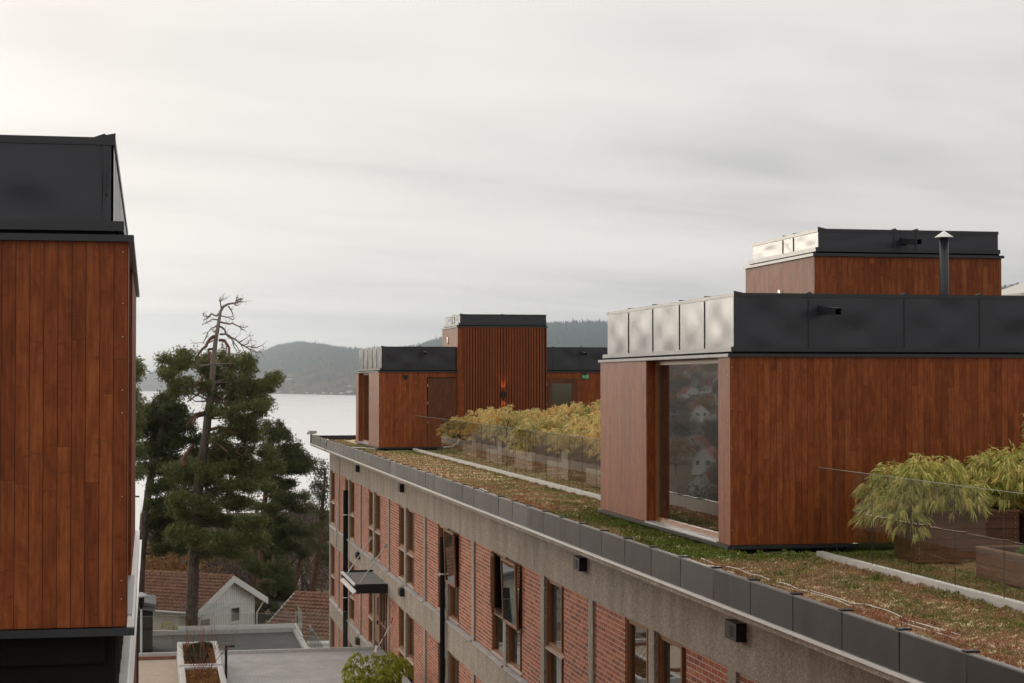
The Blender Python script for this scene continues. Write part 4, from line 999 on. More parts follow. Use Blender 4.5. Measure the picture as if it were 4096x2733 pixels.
# parasol beyond the nearest pavilion
ps = thing('parasol', 'cream cloth parasol whose peak shows at the far right above the parapet', 'parasol', (17.6, 31.6, -2.3))
m = MB()
n = 8; top = (17.6, 31.6, 2.5)
ringp = [(17.6+2.2*math.cos(k*math.pi/4+.39), 31.6+2.2*math.sin(k*math.pi/4+.39), 1.64) for k in range(n)]
mid = [(17.6+1.0*math.cos(k*math.pi/4+.39), 31.6+1.0*math.sin(k*math.pi/4+.39), 2.05) for k in range(n)]
low = [(p[0], p[1], 1.52) for p in ringp]
m.add([top]+mid+ringp+low, [(0, 1+k, 1+(k+1) % n) for k in range(n)]+[(1+k, 9+k, 9+(k+1) % n, 1+(k+1) % n) for k in range(n)]+[(9+k, 17+k, 17+(k+1) % n, 9+(k+1) % n) for k in range(n)])
q = m.build('canopy', m_cloth, ps); q.modifiers.new('s', 'SOLIDIFY').thickness = .01
m = MB(); m.tube([(17.6, 31.6, -2.3), (17.6, 31.6, 2.2)], .03, 8); m.build('pole', m_alu, ps)

# ------------------------------------------------------------ terrace and asphalt deck
TZ = -8.23
m = MB(); m.box(-3.0, 6.93, 36.2, 55.86, -13.4, TZ); prop(m.build('paved_terrace', m_pave), kind='structure')
m = MB(); m.box(-3.0, .66, 36.3, 54.95, TZ+.001, TZ+.006); prop(m.build('gravel_path', m_gravelc), kind='structure')
m = MB(); m.box(-3.0, .66, 55.05, 55.55, TZ+.001, TZ+.03); prop(m.build('bark_mulch', m_corten), kind='structure')
for y, l in ((54.96, 'rusty steel edging between the far mulch strip and the gravel'), (49.85, 'rusty steel edging across the gravel beside the planters')):
    m = MB(); m.bev(-3.0, .66, y, y+.07, TZ+.007, TZ+.10, .004); prop(m.build('steel_edging', m_corten), l, 'edging', 'steel edgings')
def cplanter(y0, label, x0=.67, x1=1.83, L=4.4, h=.63):
    P = thing('concrete_planter', label, 'planter', (x0, y0, TZ), 0, 'pale concrete planters')
    m = MB(); w_ = .15; X1 = x1-x0
    m.bev(0, w_, 0, L, .0, h, .02); m.bev(X1-w_, X1, 0, L, .0, h, .02); m.bev(w_-.02, X1-w_+.02, .003, w_, 0, h-.002, .02); m.bev(w_-.02, X1-w_+.02, L-w_, L-.003, 0, h-.002, .02)
    m.build('trough', m_planterc, P, world=False)
    m = MB(); m.box(w_, X1-w_, w_, L-w_, h-.2, h-.10); m.build('soil', m_soil, P, world=False)
    return P
cplanter(49.75, 'pale concrete planter with low juniper, the farther of the two'); cplanter(45.1, 'pale concrete planter with red twigs, cut by the bottom edge')
def litter(x0, x1, y0, y1, z, n, label, name='leaf_litter'):
    P = np.stack([rng.uniform(x0, x1, n), rng.uniform(y0, y1, n), np.full(n, z)+rng.uniform(0, .02, n)], -1)
    V = tris(P, .05, .03, 1.5).reshape(-1, 3); prop(np_mesh(name, V, np.arange(len(V)).reshape(-1, 3), m_litter), label, 'leaves', kind='stuff')
litter(.83, 1.67, 49.92, 54.0, TZ+.54, 2600, 'yellow and brown fallen leaves in the farther concrete planter')
litter(.83, 1.67, 45.3, 49.3, TZ+.54, 2600, 'orange brown fallen leaves in the nearer concrete planter')
def blob_bush(name, label, centers, n, h, wd, mat, cat):
    acc = []
    for (x, y, z, r) in centers:
        v = rng.normal(0, 1, (n, 3)); v /= np.linalg.norm(v, axis=1, keepdims=True); v[:, 2] = np.abs(v[:, 2])
        acc.append(tris(np.array((x, y, z))+v*r*rng.uniform(.6, 1, n)[:, None]*np.array((1, 1.2, .7)), h, wd, 1.4))
    V = np.concatenate(acc).reshape(-1, 3)
    return prop(np_mesh(name, V, np.arange(len(V)).reshape(-1, 3), mat), label, cat)
blob_bush('juniper_shrub', 'low dark green juniper in the farther concrete planter', [(1.15+rng.normal(0, .17), 50.4+.28*k+rng.normal(0, .1), TZ+.54, .24) for k in range(12)], 900, .06, .015, m_juni, 'shrub')
def twigs(name, label, base, n, h, spread, cat='shrub', r=.009, mat=None, sub=3):
    P = thing(name, label, cat, base)
    m = MB()
    for k in range(n):
        a = rng.uniform(0, 6.28); s_ = spread*rng.uniform(.2, 1); hh = h*rng.uniform(.6, 1); x, y = rng.normal(0, .1, 2)
        pth = [(x+math.cos(a)*s_*f**1.3+rng.normal(0, .015), y+math.sin(a)*s_*f**1.3+rng.normal(0, .015), hh*f) for f in (0, .3, .55, .8, 1)]
        m.tube(pth, [r, r*.8, r*.65, r*.5, r*.3], 4, False)
        for j in range(sub):
            f = int(rng.integers(1, 4)); p = np.array(pth[f]); d = np.array([math.cos(a)+rng.normal(0, .6), math.sin(a)+rng.normal(0, .6), 1.0+rng.random()])*.13*h
            m.tube([tuple(p), tuple(p+d*.5+rng.normal(0, .02, 3)), tuple(p+d)], [r*.5, r*.4, r*.2], 3, False)
    m.build('twigs', mat or m_twig, P, world=False)
    return P
twigs('red_twig_shrub', 'leafless red-brown shrub fanning out of the nearer concrete planter', (1.25, 47.9, TZ+.5), 22, 1.5, 1.15, r=.006, sub=4)
twigs('young_shrub', 'thin bare shrub on the left in the farther concrete planter', (1.0, 52.6, TZ+.5), 7, 1.2, .35, r=.006)
twigs('young_shrub', 'thin bare shrub on the right in the farther concrete planter', (1.45, 52.2, TZ+.5), 7, 1.25, .35, r=.006)
bo = thing('path_light', 'black angular path light beside the farther concrete planter', 'path light', (1.97, 51.2, TZ))
m = MB(); m.bev(1.94, 2.01, 51.16, 51.23, TZ, TZ+.86, .004); m.build('post', m_black, bo)
m = MB(); m.bev(1.94, 2.21, 51.155, 51.235, TZ+.861, TZ+.92, .004); m.build('head', m_black, bo)
bb = bamboo('bamboo_bush', 'bright yellow-green bush at the bottom edge in front of the brick facade', (5.0, 46.7, -8.0), 1.2, .8, 1.0, 0, 34, 140, .12, .035, m_bush, .35, None, 0, .24)
pass
m = MB(); m.bev(4.9, 6.4, 46.6, 47.6, TZ, -7.95, .02); prop(m.build('concrete_planter', m_planterc), 'concrete planter under the yellow-green bush', 'planter')

m = MB(); m.box(-4, 7.0, 60, 93.7, -13.4, -12.80); prop(m.build('asphalt_deck', m_asph), kind='structure')
dk = thing('deck_kerb', 'pale concrete kerb wall around the far and right sides of the asphalt deck', 'kerb wall', (3, 93.8, -13.4))
m = MB(); m.bev(1.2, 7.2, 93.705, 94.0, -13.4, -12.42, .01); m.bev(7.003, 7.25, 60, 93.70, -13.4, -12.62, .01); m.bev(7.003, 7.35, 85.3, 89.0, -13.4, -12.55, .01) if False else None
m.prism([(-.05, -12.78), (-.05, -12.55), (1.19, -12.60), (1.19, -12.78)], 'y', 93.705, 93.95); m.build('kerb', m_cwhite, dk)
m = MB(); m.box(1.2, 7.2, 93.70-.012, 93.704, -12.60, -12.43) ; m.build('metal_flashing', m_wtrim, dk)
st = thing('concrete_stairs', 'concrete stairs dropping beside the glass at the corner of the brick building', 'stairs', (7.9, 82, -14))
m = MB()
for k in range(9): m.box(7.4, 8.9, 89-k*.9, 89-k*.9+.9, -16, -12.75-k*.16)
m.build('steps', m_cwhite, st)
# shed and street lamp
sd_ = thing('shed', 'dark shed with a pale lean-to sheet roof behind the street lamp', 'shed', (-1.0, 88, -12.8))
m = MB(); m.box(-3.0, -.05, 87.4, 90.2, -12.8, -10.75); m.build('wall', m_black, sd_)
m = MB(); m.prism([(-3.3, -9.9), (.10, -10.42), (.10, -10.55), (-3.3, -10.03)], 'y', 87.1, 90.6); m.prism([(-3.3, -10.05), (.06, -10.57), (.06, -10.78), (-3.3, -10.3)], 'y', 87.2, 90.5); m.build('roof', M('shed_roof', fn=varied((.20, .20, .21), .2, 3), rough=.5), sd_)
lp = thing('street_lamp', 'grey street lamp with a domed hood in front of the dark shed', 'street lamp', (-.58, 86.9, -12.8))
m = MB(); m.lathe([(.10, -12.8), (.09, -12.7), (.055, -12.65), (.05, -10.6)], -.58, 86.9, 12); m.build('pole', m_zinc, lp, True)
m = MB(); m.lathe([(.06, -10.6), (.13, -10.3), (.15, -10.05)], -.58, 86.9, 10); m.build('lantern', m_black, lp)
m = MB(); m.lathe([(.30, -10.05), (.27, -9.96), (.16, -9.87), (.03, -9.83)], -.58, 86.9, 18); m.build('hood', m_zinc, lp, True)
for k, (x, y, l) in enumerate(((.6, 95.5, 'green bush under the window of the white house, left one'), (1.5, 95.2, 'green bush under the window of the white house, right one'), (3.4, 95.4, 'small yellow-green bush at the foot of the tall pine'))):
    q = bamboo('garden_bush', l, (x, y, -13.4), .9, .5, 1.05 if k < 2 else .8, 0, 9, 80, .13, .05, m_bush, .2, 'garden bushes behind the deck')

# ------------------------------------------------------------ houses
def tile_roof(m, u0, u1, L, course=.36, pan=.27, thick=.085):
    """tiles on a plane: u along the eaves, v down the slope from 0 to L, w normal. Returns verts in (u, v, w)"""
    nc = int(round(L/course)); cs = L/nc; nu = int((u1-u0)/pan*4)
    for c in range(nc):
        b = len(m.v)
        for vv, ww in ((c*cs, .0), ((c+1)*cs+.03, thick), ((c+1)*cs+.03, .0)):
            for i in range(nu+1):
                u = u0+(u1-u0)*i/nu; p = (i % 4)
                wv = (-.01, .05, .08, .03)[p] if ww or vv == c*cs else -.02
                m.v.append((u, vv, ww+wv))
        for j in range(2):
            for i in range(nu):
                a = b+j*(nu+1)+i; m.f.append((a, a+1, a+nu+2, a+nu+1))
def gable_house(name, label, loc, rz, x0, x1, W, apex, eave_out, pitchdeg, zbase, wallm, sidem, tiles=True, gables=(1,), wins=(), group=None, front_wins=()):
    """ridge along local x at y = 0; loc is the apex foot point, apex height in world z"""
    P = thing(name, label, 'house', (loc[0], loc[1], zbase), rz, group); p = R(pitchdeg); hz = apex-zbase; tp = math.tan(p)
    ez = hz-W/2*tp
    m = MB(); m.prism([(-W/2, 0), (-W/2, ez-.12), (0, hz-.12), (W/2, ez-.12), (W/2, 0)], 'x', x0, x1); wl = m.build('wall', wallm, P, world=False)
    o = .45; Ls = (W/2+eave_out)/math.cos(p)
    for s in (-1, 1):
        m = MB()
        if tiles and s == -1: tile_roof(m, x0-o, x1+o, Ls)
        else: m.v = [(x0-o, 0, 0), (x1+o, 0, 0), (x1+o, Ls, 0), (x0-o, Ls, 0)]; m.f = [(0, 1, 2, 3)]
        m.v = [(u, s*(v*math.cos(p)+w_*math.sin(p)), hz-v*math.sin(p)+w_*math.cos(p)) for u, v, w_ in m.v]
        if not (tiles and s == -1):
            m2 = MB(); m2.prism([(0, hz-.10), (s*Ls*math.cos(p), hz-Ls*math.sin(p)-.10), (s*Ls*math.cos(p), hz-Ls*math.sin(p)+.03), (0, hz+.03)], 'x', x0-o, x1+o); m = m2
        m.build('roof', m_tile if tiles else sidem, P, world=False)
    if tiles:
        m = MB(); k = x0-o
        while k < x1+o-.1: m.tube([(k, 0, hz+.03), (min(k+.37, x1+o), 0, hz+.05)], [.11, .13], 8); k += .36
        m.build('ridge_tiles', m_tile, P, world=False)
    for s in (-1, 1):
        for xx in ([x1+o, x0-o] if tiles else [x1+o]):
            m = MB()
            y2 = s*Ls*math.cos(p); z2 = hz-Ls*math.sin(p); a, c = sorted((xx, xx-.045 if xx > 0 else xx+.045))
            m.prism([(0, hz+.10), (y2, z2+.10), (y2, z2-.28), (0, hz-.28)], 'x', a-.002 if xx < x1 else a+.002, c+.002)
            m.build('verge_board', m_wtrim, P, world=False)
    for s in (-1, 1):
        y2 = s*Ls*math.cos(p); z2 = hz-Ls*math.sin(p)
        if s == -1: m = MB(); m.tube([(x0-o, y2-.05, z2-.02), (x1+o, y2-.05, z2-.05)], .065, 8); m.build('gutter', m_wtrim, P, world=False)
    def win(cx, cz, w_, h_, on):
        m = MB()
        if on == 'g': ring(m, x1-.02, x1+.05, cx-w_/2-.08, cx+w_/2+.08, cz-h_/2-.08, cz+h_/2+.08, .09); m.box(x1, x1+.08, cx-w_/2-.12, cx+w_/2+.12, cz-h_/2-.13, cz-h_/2-.081)
        else: ring2 = [(cx-w_/2-.06, cx-w_/2, cz-h_/2, cz+h_/2), (cx+w_/2, cx+w_/2+.06, cz-h_/2, cz+h_/2), (cx-w_/2-.06, cx+w_/2+.06, cz+h_/2+.001, cz+h_/2+.06), (cx-w_/2-.06, cx+w_/2+.06, cz-h_/2-.06, cz-h_/2-.001)]; [m.box(a, b_, -W/2-.05, -W/2+.02, c, d) for a, b_, c, d in ring2]
        f = m.build('window', m_wtrim, P, world=False); m = MB()
        if on == 'g': m.box(x1-.01, x1+.015, cx-w_/2+.01, cx+w_/2-.01, cz-h_/2+.01, cz+h_/2-.01)
        else: m.box(cx-w_/2+.003, cx+w_/2-.003, -W/2-.02, -W/2+.01, cz-h_/2+.003, cz+h_/2-.003)
        m.build('pane', m_pane, f, world=False)
    for q in wins: win(*q, 'g')
    for q in front_wins: win(*q, 'f')
    return P
wh = gable_house('white_house', 'white timber house with a brown tiled roof behind the asphalt deck', (4.19, 106.2), -HA, -15, 0, 5.5, -11.25, .75, 25, -18.5, m_housew, m_dtile,
                 wins=[(.70, 5.02, .86, .78), (-2.28, 4.72, .95, .75)], front_wins=[(-4.3, 4.55, 1.9, .85)])
m = MB(); m.prism([(-2.78, 5.30), (2.78, 6.05), (2.78, 5.93), (-2.78, 5.18)], 'x', .003, .06); m.build('trim_board', m_wtrim, wh, world=False)
m = MB(); m.tube([(.3, 3.3, 5.6), (.25, 2.95, 5.2), (.12, 2.80, 4.9), (.12, 2.80, 0)], .045, 8); m.build('downpipe', m_wtrim, wh, world=False)
m = MB(); m.box(-14.9, -.05, -2.86, -2.765, .0, 5.2); m.build('rendered_wall', m_cream, wh, world=False)
gable_house('tiled_house', 'house with a large brown tiled roof and white verge beside the brick building', (8.45, 106.6), -HA, 0, 15, 8.6, -12.35, .5, 27, -19, m_housew, m_dtile)
gable_house('distant_house', 'white house gable glimpsed between the pines above the tiled ridge', (-1.0+5.0, 172), R(-60), -9, 0, 8, -17.3, .5, 38, -27, m_housew, m_dtile, False)
gable_house('distant_house', 'grey roofed house half hidden behind the pine trunks on the right', (14.8, 190), R(-20), -9, 0, 8, -19.5, .5, 35, -30, m_cream, m_dtile, False)
# hillside houses to the left: only their reflection shows
m_yelw = M('ochre_boarding', (.48, .30, .13), .7)
hcols = [m_housew, m_cream]
proto = gable_house('hillside_house', 'white hillside house mirrored in the pavilion window', (0, 0), 0, -8, 0, 7, 7.5, .5, 40, 0, m_wtrim, m_rtile, False, wins=[(-1.5, 3.8, 1.1, 1.2), (1.5, 3.8, 1.1, 1.2)], front_wins=[(-2.5, 2.2, 1.2, 1.2), (-5.5, 2.2, 1.2, 1.2)], group='hillside houses mirrored in windows')
k = 0
prot2 = gable_house('hillside_house', 'ochre hillside house with a dark roof mirrored in the pavilion window', (0, 0), 0, -7, 0, 7, 7.0, .4, 42, 0, m_yelw, m_dtile, False, wins=[(-1.5, 3.3, 1.1, 1.2), (1.5, 3.3, 1.1, 1.2)], group='hillside houses mirrored in windows')
spots = [(120, -9.5), (150, -12.0), (175, -7.6), (210, -10.2), (180, -13.6), (260, -11.8), (320, -13.2), (240, -20.0)]
spots += [(330+15*i+rng.uniform(-8, 8), -17.0+1.75*math.sin(i*2.4)+rng.normal(0, .35)) for i in range(54)]
for r_, a_ in spots:
    x, y = r_*math.sin(R(a_)), r_*math.cos(R(a_)); z = float(ground_h(np.array([x]), np.array([y]))[0])
    if k == 0: o = proto
    elif k == 1: o = prot2
    elif k % 4 == 1: o = dup(prot2, (0, 0, 0), 'ochre hillside house with a dark roof mirrored in the pavilion window')
    else: o = dup(proto, (0, 0, 0), 'white hillside house mirrored in the pavilion window')
    o.location = (x, y, z-.5); o.rotation_euler = (0, 0, R(-75+rng.uniform(-40, 40))); k += 1
# houses on the far shore
mh = MB(); mh.box(-9, 9, -6, 6, 0, 7); ro = MB(); ro.prism([(-7, 7.01), (0, 12), (7, 7.01)], 'x', -9.5, 9.5)
def farhouse(px, e, s_, label, col):
    global mh, ro
    P = thing('shore_house', label, 'house', (0, 0, 0), 0, 'houses on the far shore')
    x, y, z = hpt(px, e); P.location = (x, y, z-1); P.rotation_euler = (0, 0, rng.uniform(-.6, .6)); P.scale = (s_, s_, s_)
    mh.build('wall', col, P, world=False); ro.build('roof', m_dtile, P, world=False)
m_yel = M('yellow_paint', (.55, .45, .22), .7)
for k, (px, py) in enumerate([(1124, 1519), (1135, 1516), (1150, 1519), (1163, 1518), (1166, 1521), (1146, 1514), (1165, 1502), (1060, 1537)]+[(1120, 1569), (1172, 1568), (1230, 1573), (1371, 1573), (1400, 1571), (1300, 1573), (1262, 1576), (1330, 1572), (1398, 1544), (555, 1543), (548, 1540), (560, 1552), (575, 1536), (1172, 1570)]):
    cy = np.interp(px, crest[:, 0], crest[:, 1]); sy = np.interp(px, shore[:, 0], shore[:, 1])
    # find e whose projected height matches
    best = min(np.linspace(0, 1, 60), key=lambda e: abs(1530-FPX*hpt(px, e)[2]/(math.hypot(*hpt(px, e)[:2]))-py))
    lab = ('pale house in the cluster halfway up the slope across the fjord' if k < 7 else 'pale boathouse or villa at the waterline of the far shore')
    if 8 <= k <= 15: lab = 'pale villa at the waterline across the fjord, %s from the left' % ('second', 'third', 'fifth', 'eighth', 'ninth', 'sixth', 'fourth', 'seventh')[k-8]
    if px < 600: lab = 'white house on the far left shore beside the pine crown'
    if k == 16: lab = 'single pale house on the slope above the waterline near the pavilion edge'
    if k == 7: lab = 'tiny pale house beside the pine branch tip across the fjord'
    farhouse(px, float(best), rng.uniform(.7, 1.15)*(1.5 if px < 600 else 1), lab, m_yel if k in (9, 21) else m_wtrim)

# ------------------------------------------------------------ trees
def tufts(C, rad, n, L, Wd, nn=7, up=.5):
    """needle tufts inside flattened ellipsoids; C (k,3) centres, rad (k,3) radii"""
    P = []
    for c, r in zip(C, rad):
        k = max(10, int(n*r[0]*r[2]*4.6)); v = rng.normal(0, 1, (k, 3)); v /= np.linalg.norm(v, axis=1, keepdims=True)
        q = rng.random(k)**.45; v[:, 2] = np.where(v[:, 2] < -.25, v[:, 2]*.4, v[:, 2])
        # gather tufts in small sprays
        s_ = c+v*q[:, None]*r; g = rng.normal(0, .15, (k, 3)); P.append(np.repeat(s_[:k//3+1], 3, 0)[:k]+g)
    P = np.concatenate(P); n = len(P)
    ax = rng.normal(0, .55, (n, 3)); ax[:, 2] = up+rng.random(n)*.6; ax /= np.linalg.norm(ax, axis=1, keepdims=True)
    D = ax[:, None]*.75+rng.normal(0, .62, (n, nn, 3)); D /= np.linalg.norm(D, axis=2, keepdims=True)
    S_ = np.cross(D, rng.normal(0, 1, (n, nn, 3))); S_ /= np.linalg.norm(S_, axis=2, keepdims=True)
    ln = L*rng.uniform(.6, 1.3, (n, nn, 1)); B = P[:, None]+np.zeros((n, nn, 3))
    return np.stack([B-S_*Wd, B+S_*Wd, B+D*ln], 2).reshape(-1, 3)
def zp(z2, x, y): return (400+x/2.091, 1150+y/2.091) if z2 == 2 else (400+x/1.776, 1850+y/1.776)
def branch(m, P0, z2, pts_, r0, r1, Y, dy=0.0, sides=6):
    n = len(pts_); path = []
    for i, (x, y) in enumerate(pts_):
        px, py = zp(z2, x, y); path.append(at(px, py, Y+dy*i/max(1, n-1)+rng.normal(0, .04)))
    # subdivide with a little wander
    out = []
    for a, c in zip(path, path[1:]):
        for q in (0, .5): out.append(a.lerp(c, q)+Vector(rng.normal(0, .022, 3))*(q > 0))
    out.append(path[-1]); rr = np.linspace(r0, r1, len(out)); m.tube(out, rr, sides); return out
def tree(name, label, Y, trunk, tr, clusters, mat, bmat, z2=2, dens=420, L=.16, Wd=.016, branches=(), yj=1.2, group='pine trees behind the deck', trunkz=None, cat='pine tree', nn=7, flat=.62, crown_gap=0.0):
    pts_ = [at(*zp(z, x, y), Y) for (z, x, y) in trunk]; base = pts_[-1].copy(); base.z -= 4
    P = thing(name, label, cat, tuple(base), 0, group)
    m = MB(); m.tube(pts_+[base], list(tr)+[tr[-1]*1.15], 12); m.build('trunk', bmat, P, True)
    if branches:
        m = MB()
        for (z, b_, r0, r1) in branches: branch(m, None, z, b_, r0*1.15, r1, Y-.2, rng.uniform(-2.6, -1.6))
        m.build('branches', m_barkr, P, True)
    C, Rr = [], []
    mt = MB()
    for (z, x, y, rx, ry) in clusters:
        s_ = 2.091 if z == 2 else 1.776; k = Y/FPX/s_
        dyy = rng.normal(0, yj); c = at(*zp(z, x, y), Y+dyy)
        for q in range(5):
            o = Vector((rng.uniform(-.8, .8)*rx*k, rng.normal(0, .5)*rx*k, rng.uniform(-.75, .75)*ry*k)); C.append(np.array(c+o)); f = rng.uniform(.40, .70); Rr.append(np.array([rx*k*f, rx*k*f*1.1, ry*k*f*flat+.06]))
            # limb from the trunk to this spray
        tz = c.z-.25*abs(rng.normal())-rx*k*.25; j = min(range(len(pts_)), key=lambda i: abs(pts_[i].z-tz)); a = pts_[j]
        mid_ = a.lerp(c, .5)+Vector((0, 0, -.12+rng.normal(0, .15)))
        mt.tube([a, mid_, c], [.045, .03, .012], 5, False)
    mt.build('limbs', bmat, P)
    V = tufts(C, Rr, dens, L, Wd, nn); off = np.array(base); V = V-off
    np_mesh('crown', V, np.arange(len(V)).reshape(-1, 3), mat, P)
    return P
dead = [((1000,220),(975,240),(930,220),(900,260),(865,272)), ((930,220),(900,245),(862,228)), ((985,272),(940,265),(895,292),(858,312)), ((975,320),(930,342),(905,375),(855,392)), ((900,380),(880,430),(862,462),(790,468)),
        ((1010,290),(1060,302),(1110,300),(1160,325),(1205,338),(1240,325)), ((1160,325),(1180,350)), ((1010,235),(1050,248),(1110,272)), ((1075,158),(1100,195),(1116,240),(1085,250)), ((1015,180),(1005,118),(1028,98),(1036,60)), ((1005,118),(1000,100)),
        ((1135,128),(1142,90),(1145,68)), ((1145,110),(1175,92),(1198,98)), ((1150,118),(1205,118)), ((1120,135),(1145,152)),
        ((985,380),(950,370),(935,350)), ((1000,325),(1042,352),(1072,412),(1112,452),(1160,520),(1188,592)), ((1072,412),(1125,430),(1180,480),(1212,560)), ((1000,392),(1050,390),(1100,422),(1160,460),(1222,500),(1272,540),(1312,548),(1362,512)),
        ((1160,460),(1200,440),(1252,402)), ((1222,500),(1262,498),(1300,480)), ((1180,480),(1240,470),(1255,440)), ((1112,452),(1122,500),(1150,560)), ((1240,515),(1290,530),(1345,545)), ((960,440),(930,455),(912,470)), ((1040,445),(1020,480),(1050,540)), ((1262,498),(1310,505),(1340,490))]
big = [(2, ((955,410),(905,452),(888,492),(830,545),(800,600),(790,640)), .085, .045), (2, ((938,515),(905,520),(912,570),(903,622)), .06, .035), (2, ((925,540),(930,570),(915,630)), .04, .03), (2, ((1000,442),(1042,446),(1078,500),(1080,560),(1098,620),(1085,665)), .075, .04), (2, ((1060,480),(1050,540),(1040,580)), .03, .02),
       (2, ((858,735),(842,790),(775,838),(725,832)), .08, .03), (2, ((845,790),(865,862),(800,905),(738,952)), .07, .03), (2, ((872,1048),(800,1062),(762,1110),(718,1162)), .09, .04), (2, ((872,1058),(800,1085),(770,1150)), .08, .05), (2, ((930,1188),(1000,1170),(1062,1192),(1135,1232)), .08, .04),
       (2, ((895,1302),(960,1298),(1030,1342),(1072,1382)), .06, .03), (2, ((782,1320),(722,1400),(685,1450),(700,1495)), .10, .08), (2, ((1160,1320),(1140,1385),(1200,1410)), .05, .02), (2, ((1175,1340),(1225,1360),(1222,1395)), .04, .02), (2, ((1100,822),(1080,855),(1060,840)), .05, .03), (2, ((1100,822),(1130,880),(1145,905)), .04, .02),
       (2, ((970,900),(1020,925),(1050,970),(1040,1010)), .05, .02), (3, ((700,680),(760,690),(820,740),(850,800)), .035, .015)]
c_main = [(2,640,640,110,55),(2,725,600,85,55),(2,590,700,70,60),(2,560,745,50,40),(2,850,630,80,45),(2,960,690,110,70),(2,900,680,80,70),(2,1060,600,80,50),(2,1150,650,80,75),(2,1225,650,70,75),(2,1260,700,55,60),(2,1000,770,120,60),(2,1150,780,120,60),(2,1245,835,110,50),(2,1365,840,95,42),(2,1430,780,65,42),(2,1470,755,35,28),
          (2,700,790,70,35),(2,620,810,60,35),(2,680,870,90,35),(2,890,850,70,55),(2,1050,870,110,50),(2,1240,905,110,45),(2,1330,935,90,40),(2,1180,965,110,45),(2,960,935,50,28),(2,1400,965,40,32),(2,1260,1010,120,45),(2,1340,1045,70,32),(2,1040,1050,90,35),(2,1150,1100,130,45),(2,1270,1130,80,35),(2,950,1020,50,30),
          (2,1210,1200,140,55),(2,1060,1230,80,35),(2,1290,1290,110,55),(2,1110,1340,130,50),(2,1300,1390,150,65),(2,1000,1430,130,55),(2,1190,1460,150,65),(2,980,1300,80,35),(2,1400,1470,110,60),(2,1060,1530,150,60),(2,1300,1550,160,60)]
c_main += [(3,600,40,130,50),(3,760,60,120,55),(3,900,40,140,60),(3,1050,80,120,60),(3,640,150,120,60),(3,800,180,130,60),(3,950,180,130,60),(3,1110,200,110,60),(3,560,260,110,60),(3,720,300,120,60),(3,880,310,130,60),(3,1030,330,120,60),(3,620,400,110,55),(3,780,430,120,55),(3,940,450,120,55),(3,1080,450,100,50),(3,700,540,90,45),(3,850,560,110,50),(3,980,570,110,50),(3,1090,560,90,45),(3,760,640,90,30),(3,920,650,110,30),(3,560,520,90,50)]
tree('tall_pine', 'tall pine with a bare dead crooked top rising above the hill line', 97.0,
     [(2,1195,95),(2,1150,128),(2,1075,138),(2,1032,160),(2,1008,200),(2,998,260),(2,985,340),(2,970,430),(2,958,520),(2,948,640),(2,935,800),(2,920,950),(2,900,1100),(2,888,1230),(2,868,1350),(2,848,1480),(3,715,40),(3,690,240),(3,674,480),(3,668,650),(3,664,820),(3,655,1000),(3,648,1190)],
     [.02,.045,.055,.07,.075,.08,.095,.11,.125,.14,.17,.19,.21,.225,.235,.25,.26,.27,.275,.28,.29,.31,.33], c_main, m_needle, m_bark, dens=430, branches=big)
tp = [o for o in COL.objects if o.name.startswith('tall_pine')][0]
m = MB()
for b_ in dead: branch(m, None, 2, b_, .06 if len(b_) > 4 else .042, .012, 97.0, rng.uniform(-1.2, 1.2), 5)
for k in range(170):       # fine dead twigs
    b_ = dead[int(rng.integers(0, len(dead)))]; i = int(rng.integers(1, len(b_))); x, y = b_[i]; dx_, dy_ = rng.normal(12, 22), rng.normal(-4, 20)
    branch(m, None, 2, ((x, y), (x+dx_*.6+rng.normal(0, 4), y+dy_*.5), (x+dx_*1.3, y+dy_*1.2)),   .013, .005, 97.0+rng.normal(0, .3), 0, 4)
m.build('dead_branches', m_dead, tp, True)

c_left = [(2,560,930,80,45),(2,500,985,110,55),(2,610,1010,110,50),(2,400,1060,90,60),(2,540,1080,140,60),(2,690,1060,80,60),(2,350,1150,80,70),(2,470,1170,130,60),(2,600,1190,130,60),(2,710,1170,80,50),(2,400,1270,110,65),(2,550,1290,140,65),(2,690,1290,110,60),(2,790,1300,80,45),(2,420,1390,120,65),(2,570,1400,140,65),(2,720,1420,110,60),(2,810,1390,60,50),(2,450,1500,130,60),(2,610,1510,140,60),(2,760,1520,120,50),
          (3,420,40,120,50),(3,560,80,110,60),(3,440,180,90,60),(3,560,200,100,60),(3,500,320,100,60),(3,600,340,90,55),(3,470,440,80,50),(3,600,470,90,50),(3,520,580,80,40),(3,620,600,70,35),(3,400,540,40,40),(3,390,300,50,60),(3,400,420,60,50),(3,430,640,60,30)]
tree('leaning_pine', 'dense dark pine left of the tall pine with a leaning trunk', 103.0, [(2,560,880),(2,520,1100),(2,500,1400),(3,370,60),(3,350,160),(3,330,320),(3,312,480),(3,296,640),(3,286,800),(3,280,1000)], [.05,.12,.17,.19,.2,.21,.22,.24,.25,.28], c_left, m_needle2, m_bark, dens=430)
c_right = [(2,1385,1150,35,35),(2,1490,1170,50,45),(2,1440,1230,80,50),(2,1540,1240,70,50),(2,1480,1310,90,50),(2,1600,1345,75,35),(2,1560,1410,110,45),(2,1460,1440,90,50),(2,1690,1440,75,42),(2,1730,1490,50,42),(2,1600,1510,130,45),(3,1180,30,120,50),(3,1320,20,120,45),(3,1430,30,60,35),(3,1200,120,110,50),(3,1330,170,90,35),(3,1240,230,110,45),(3,1400,235,80,28),(3,1180,310,110,50),(3,1300,330,100,40),(3,1400,330,70,25),(3,1230,420,110,50),(3,1200,520,120,50),(3,1320,500,80,40),(3,1260,610,110,45),(3,1350,620,70,35),(3,1180,680,100,40)]
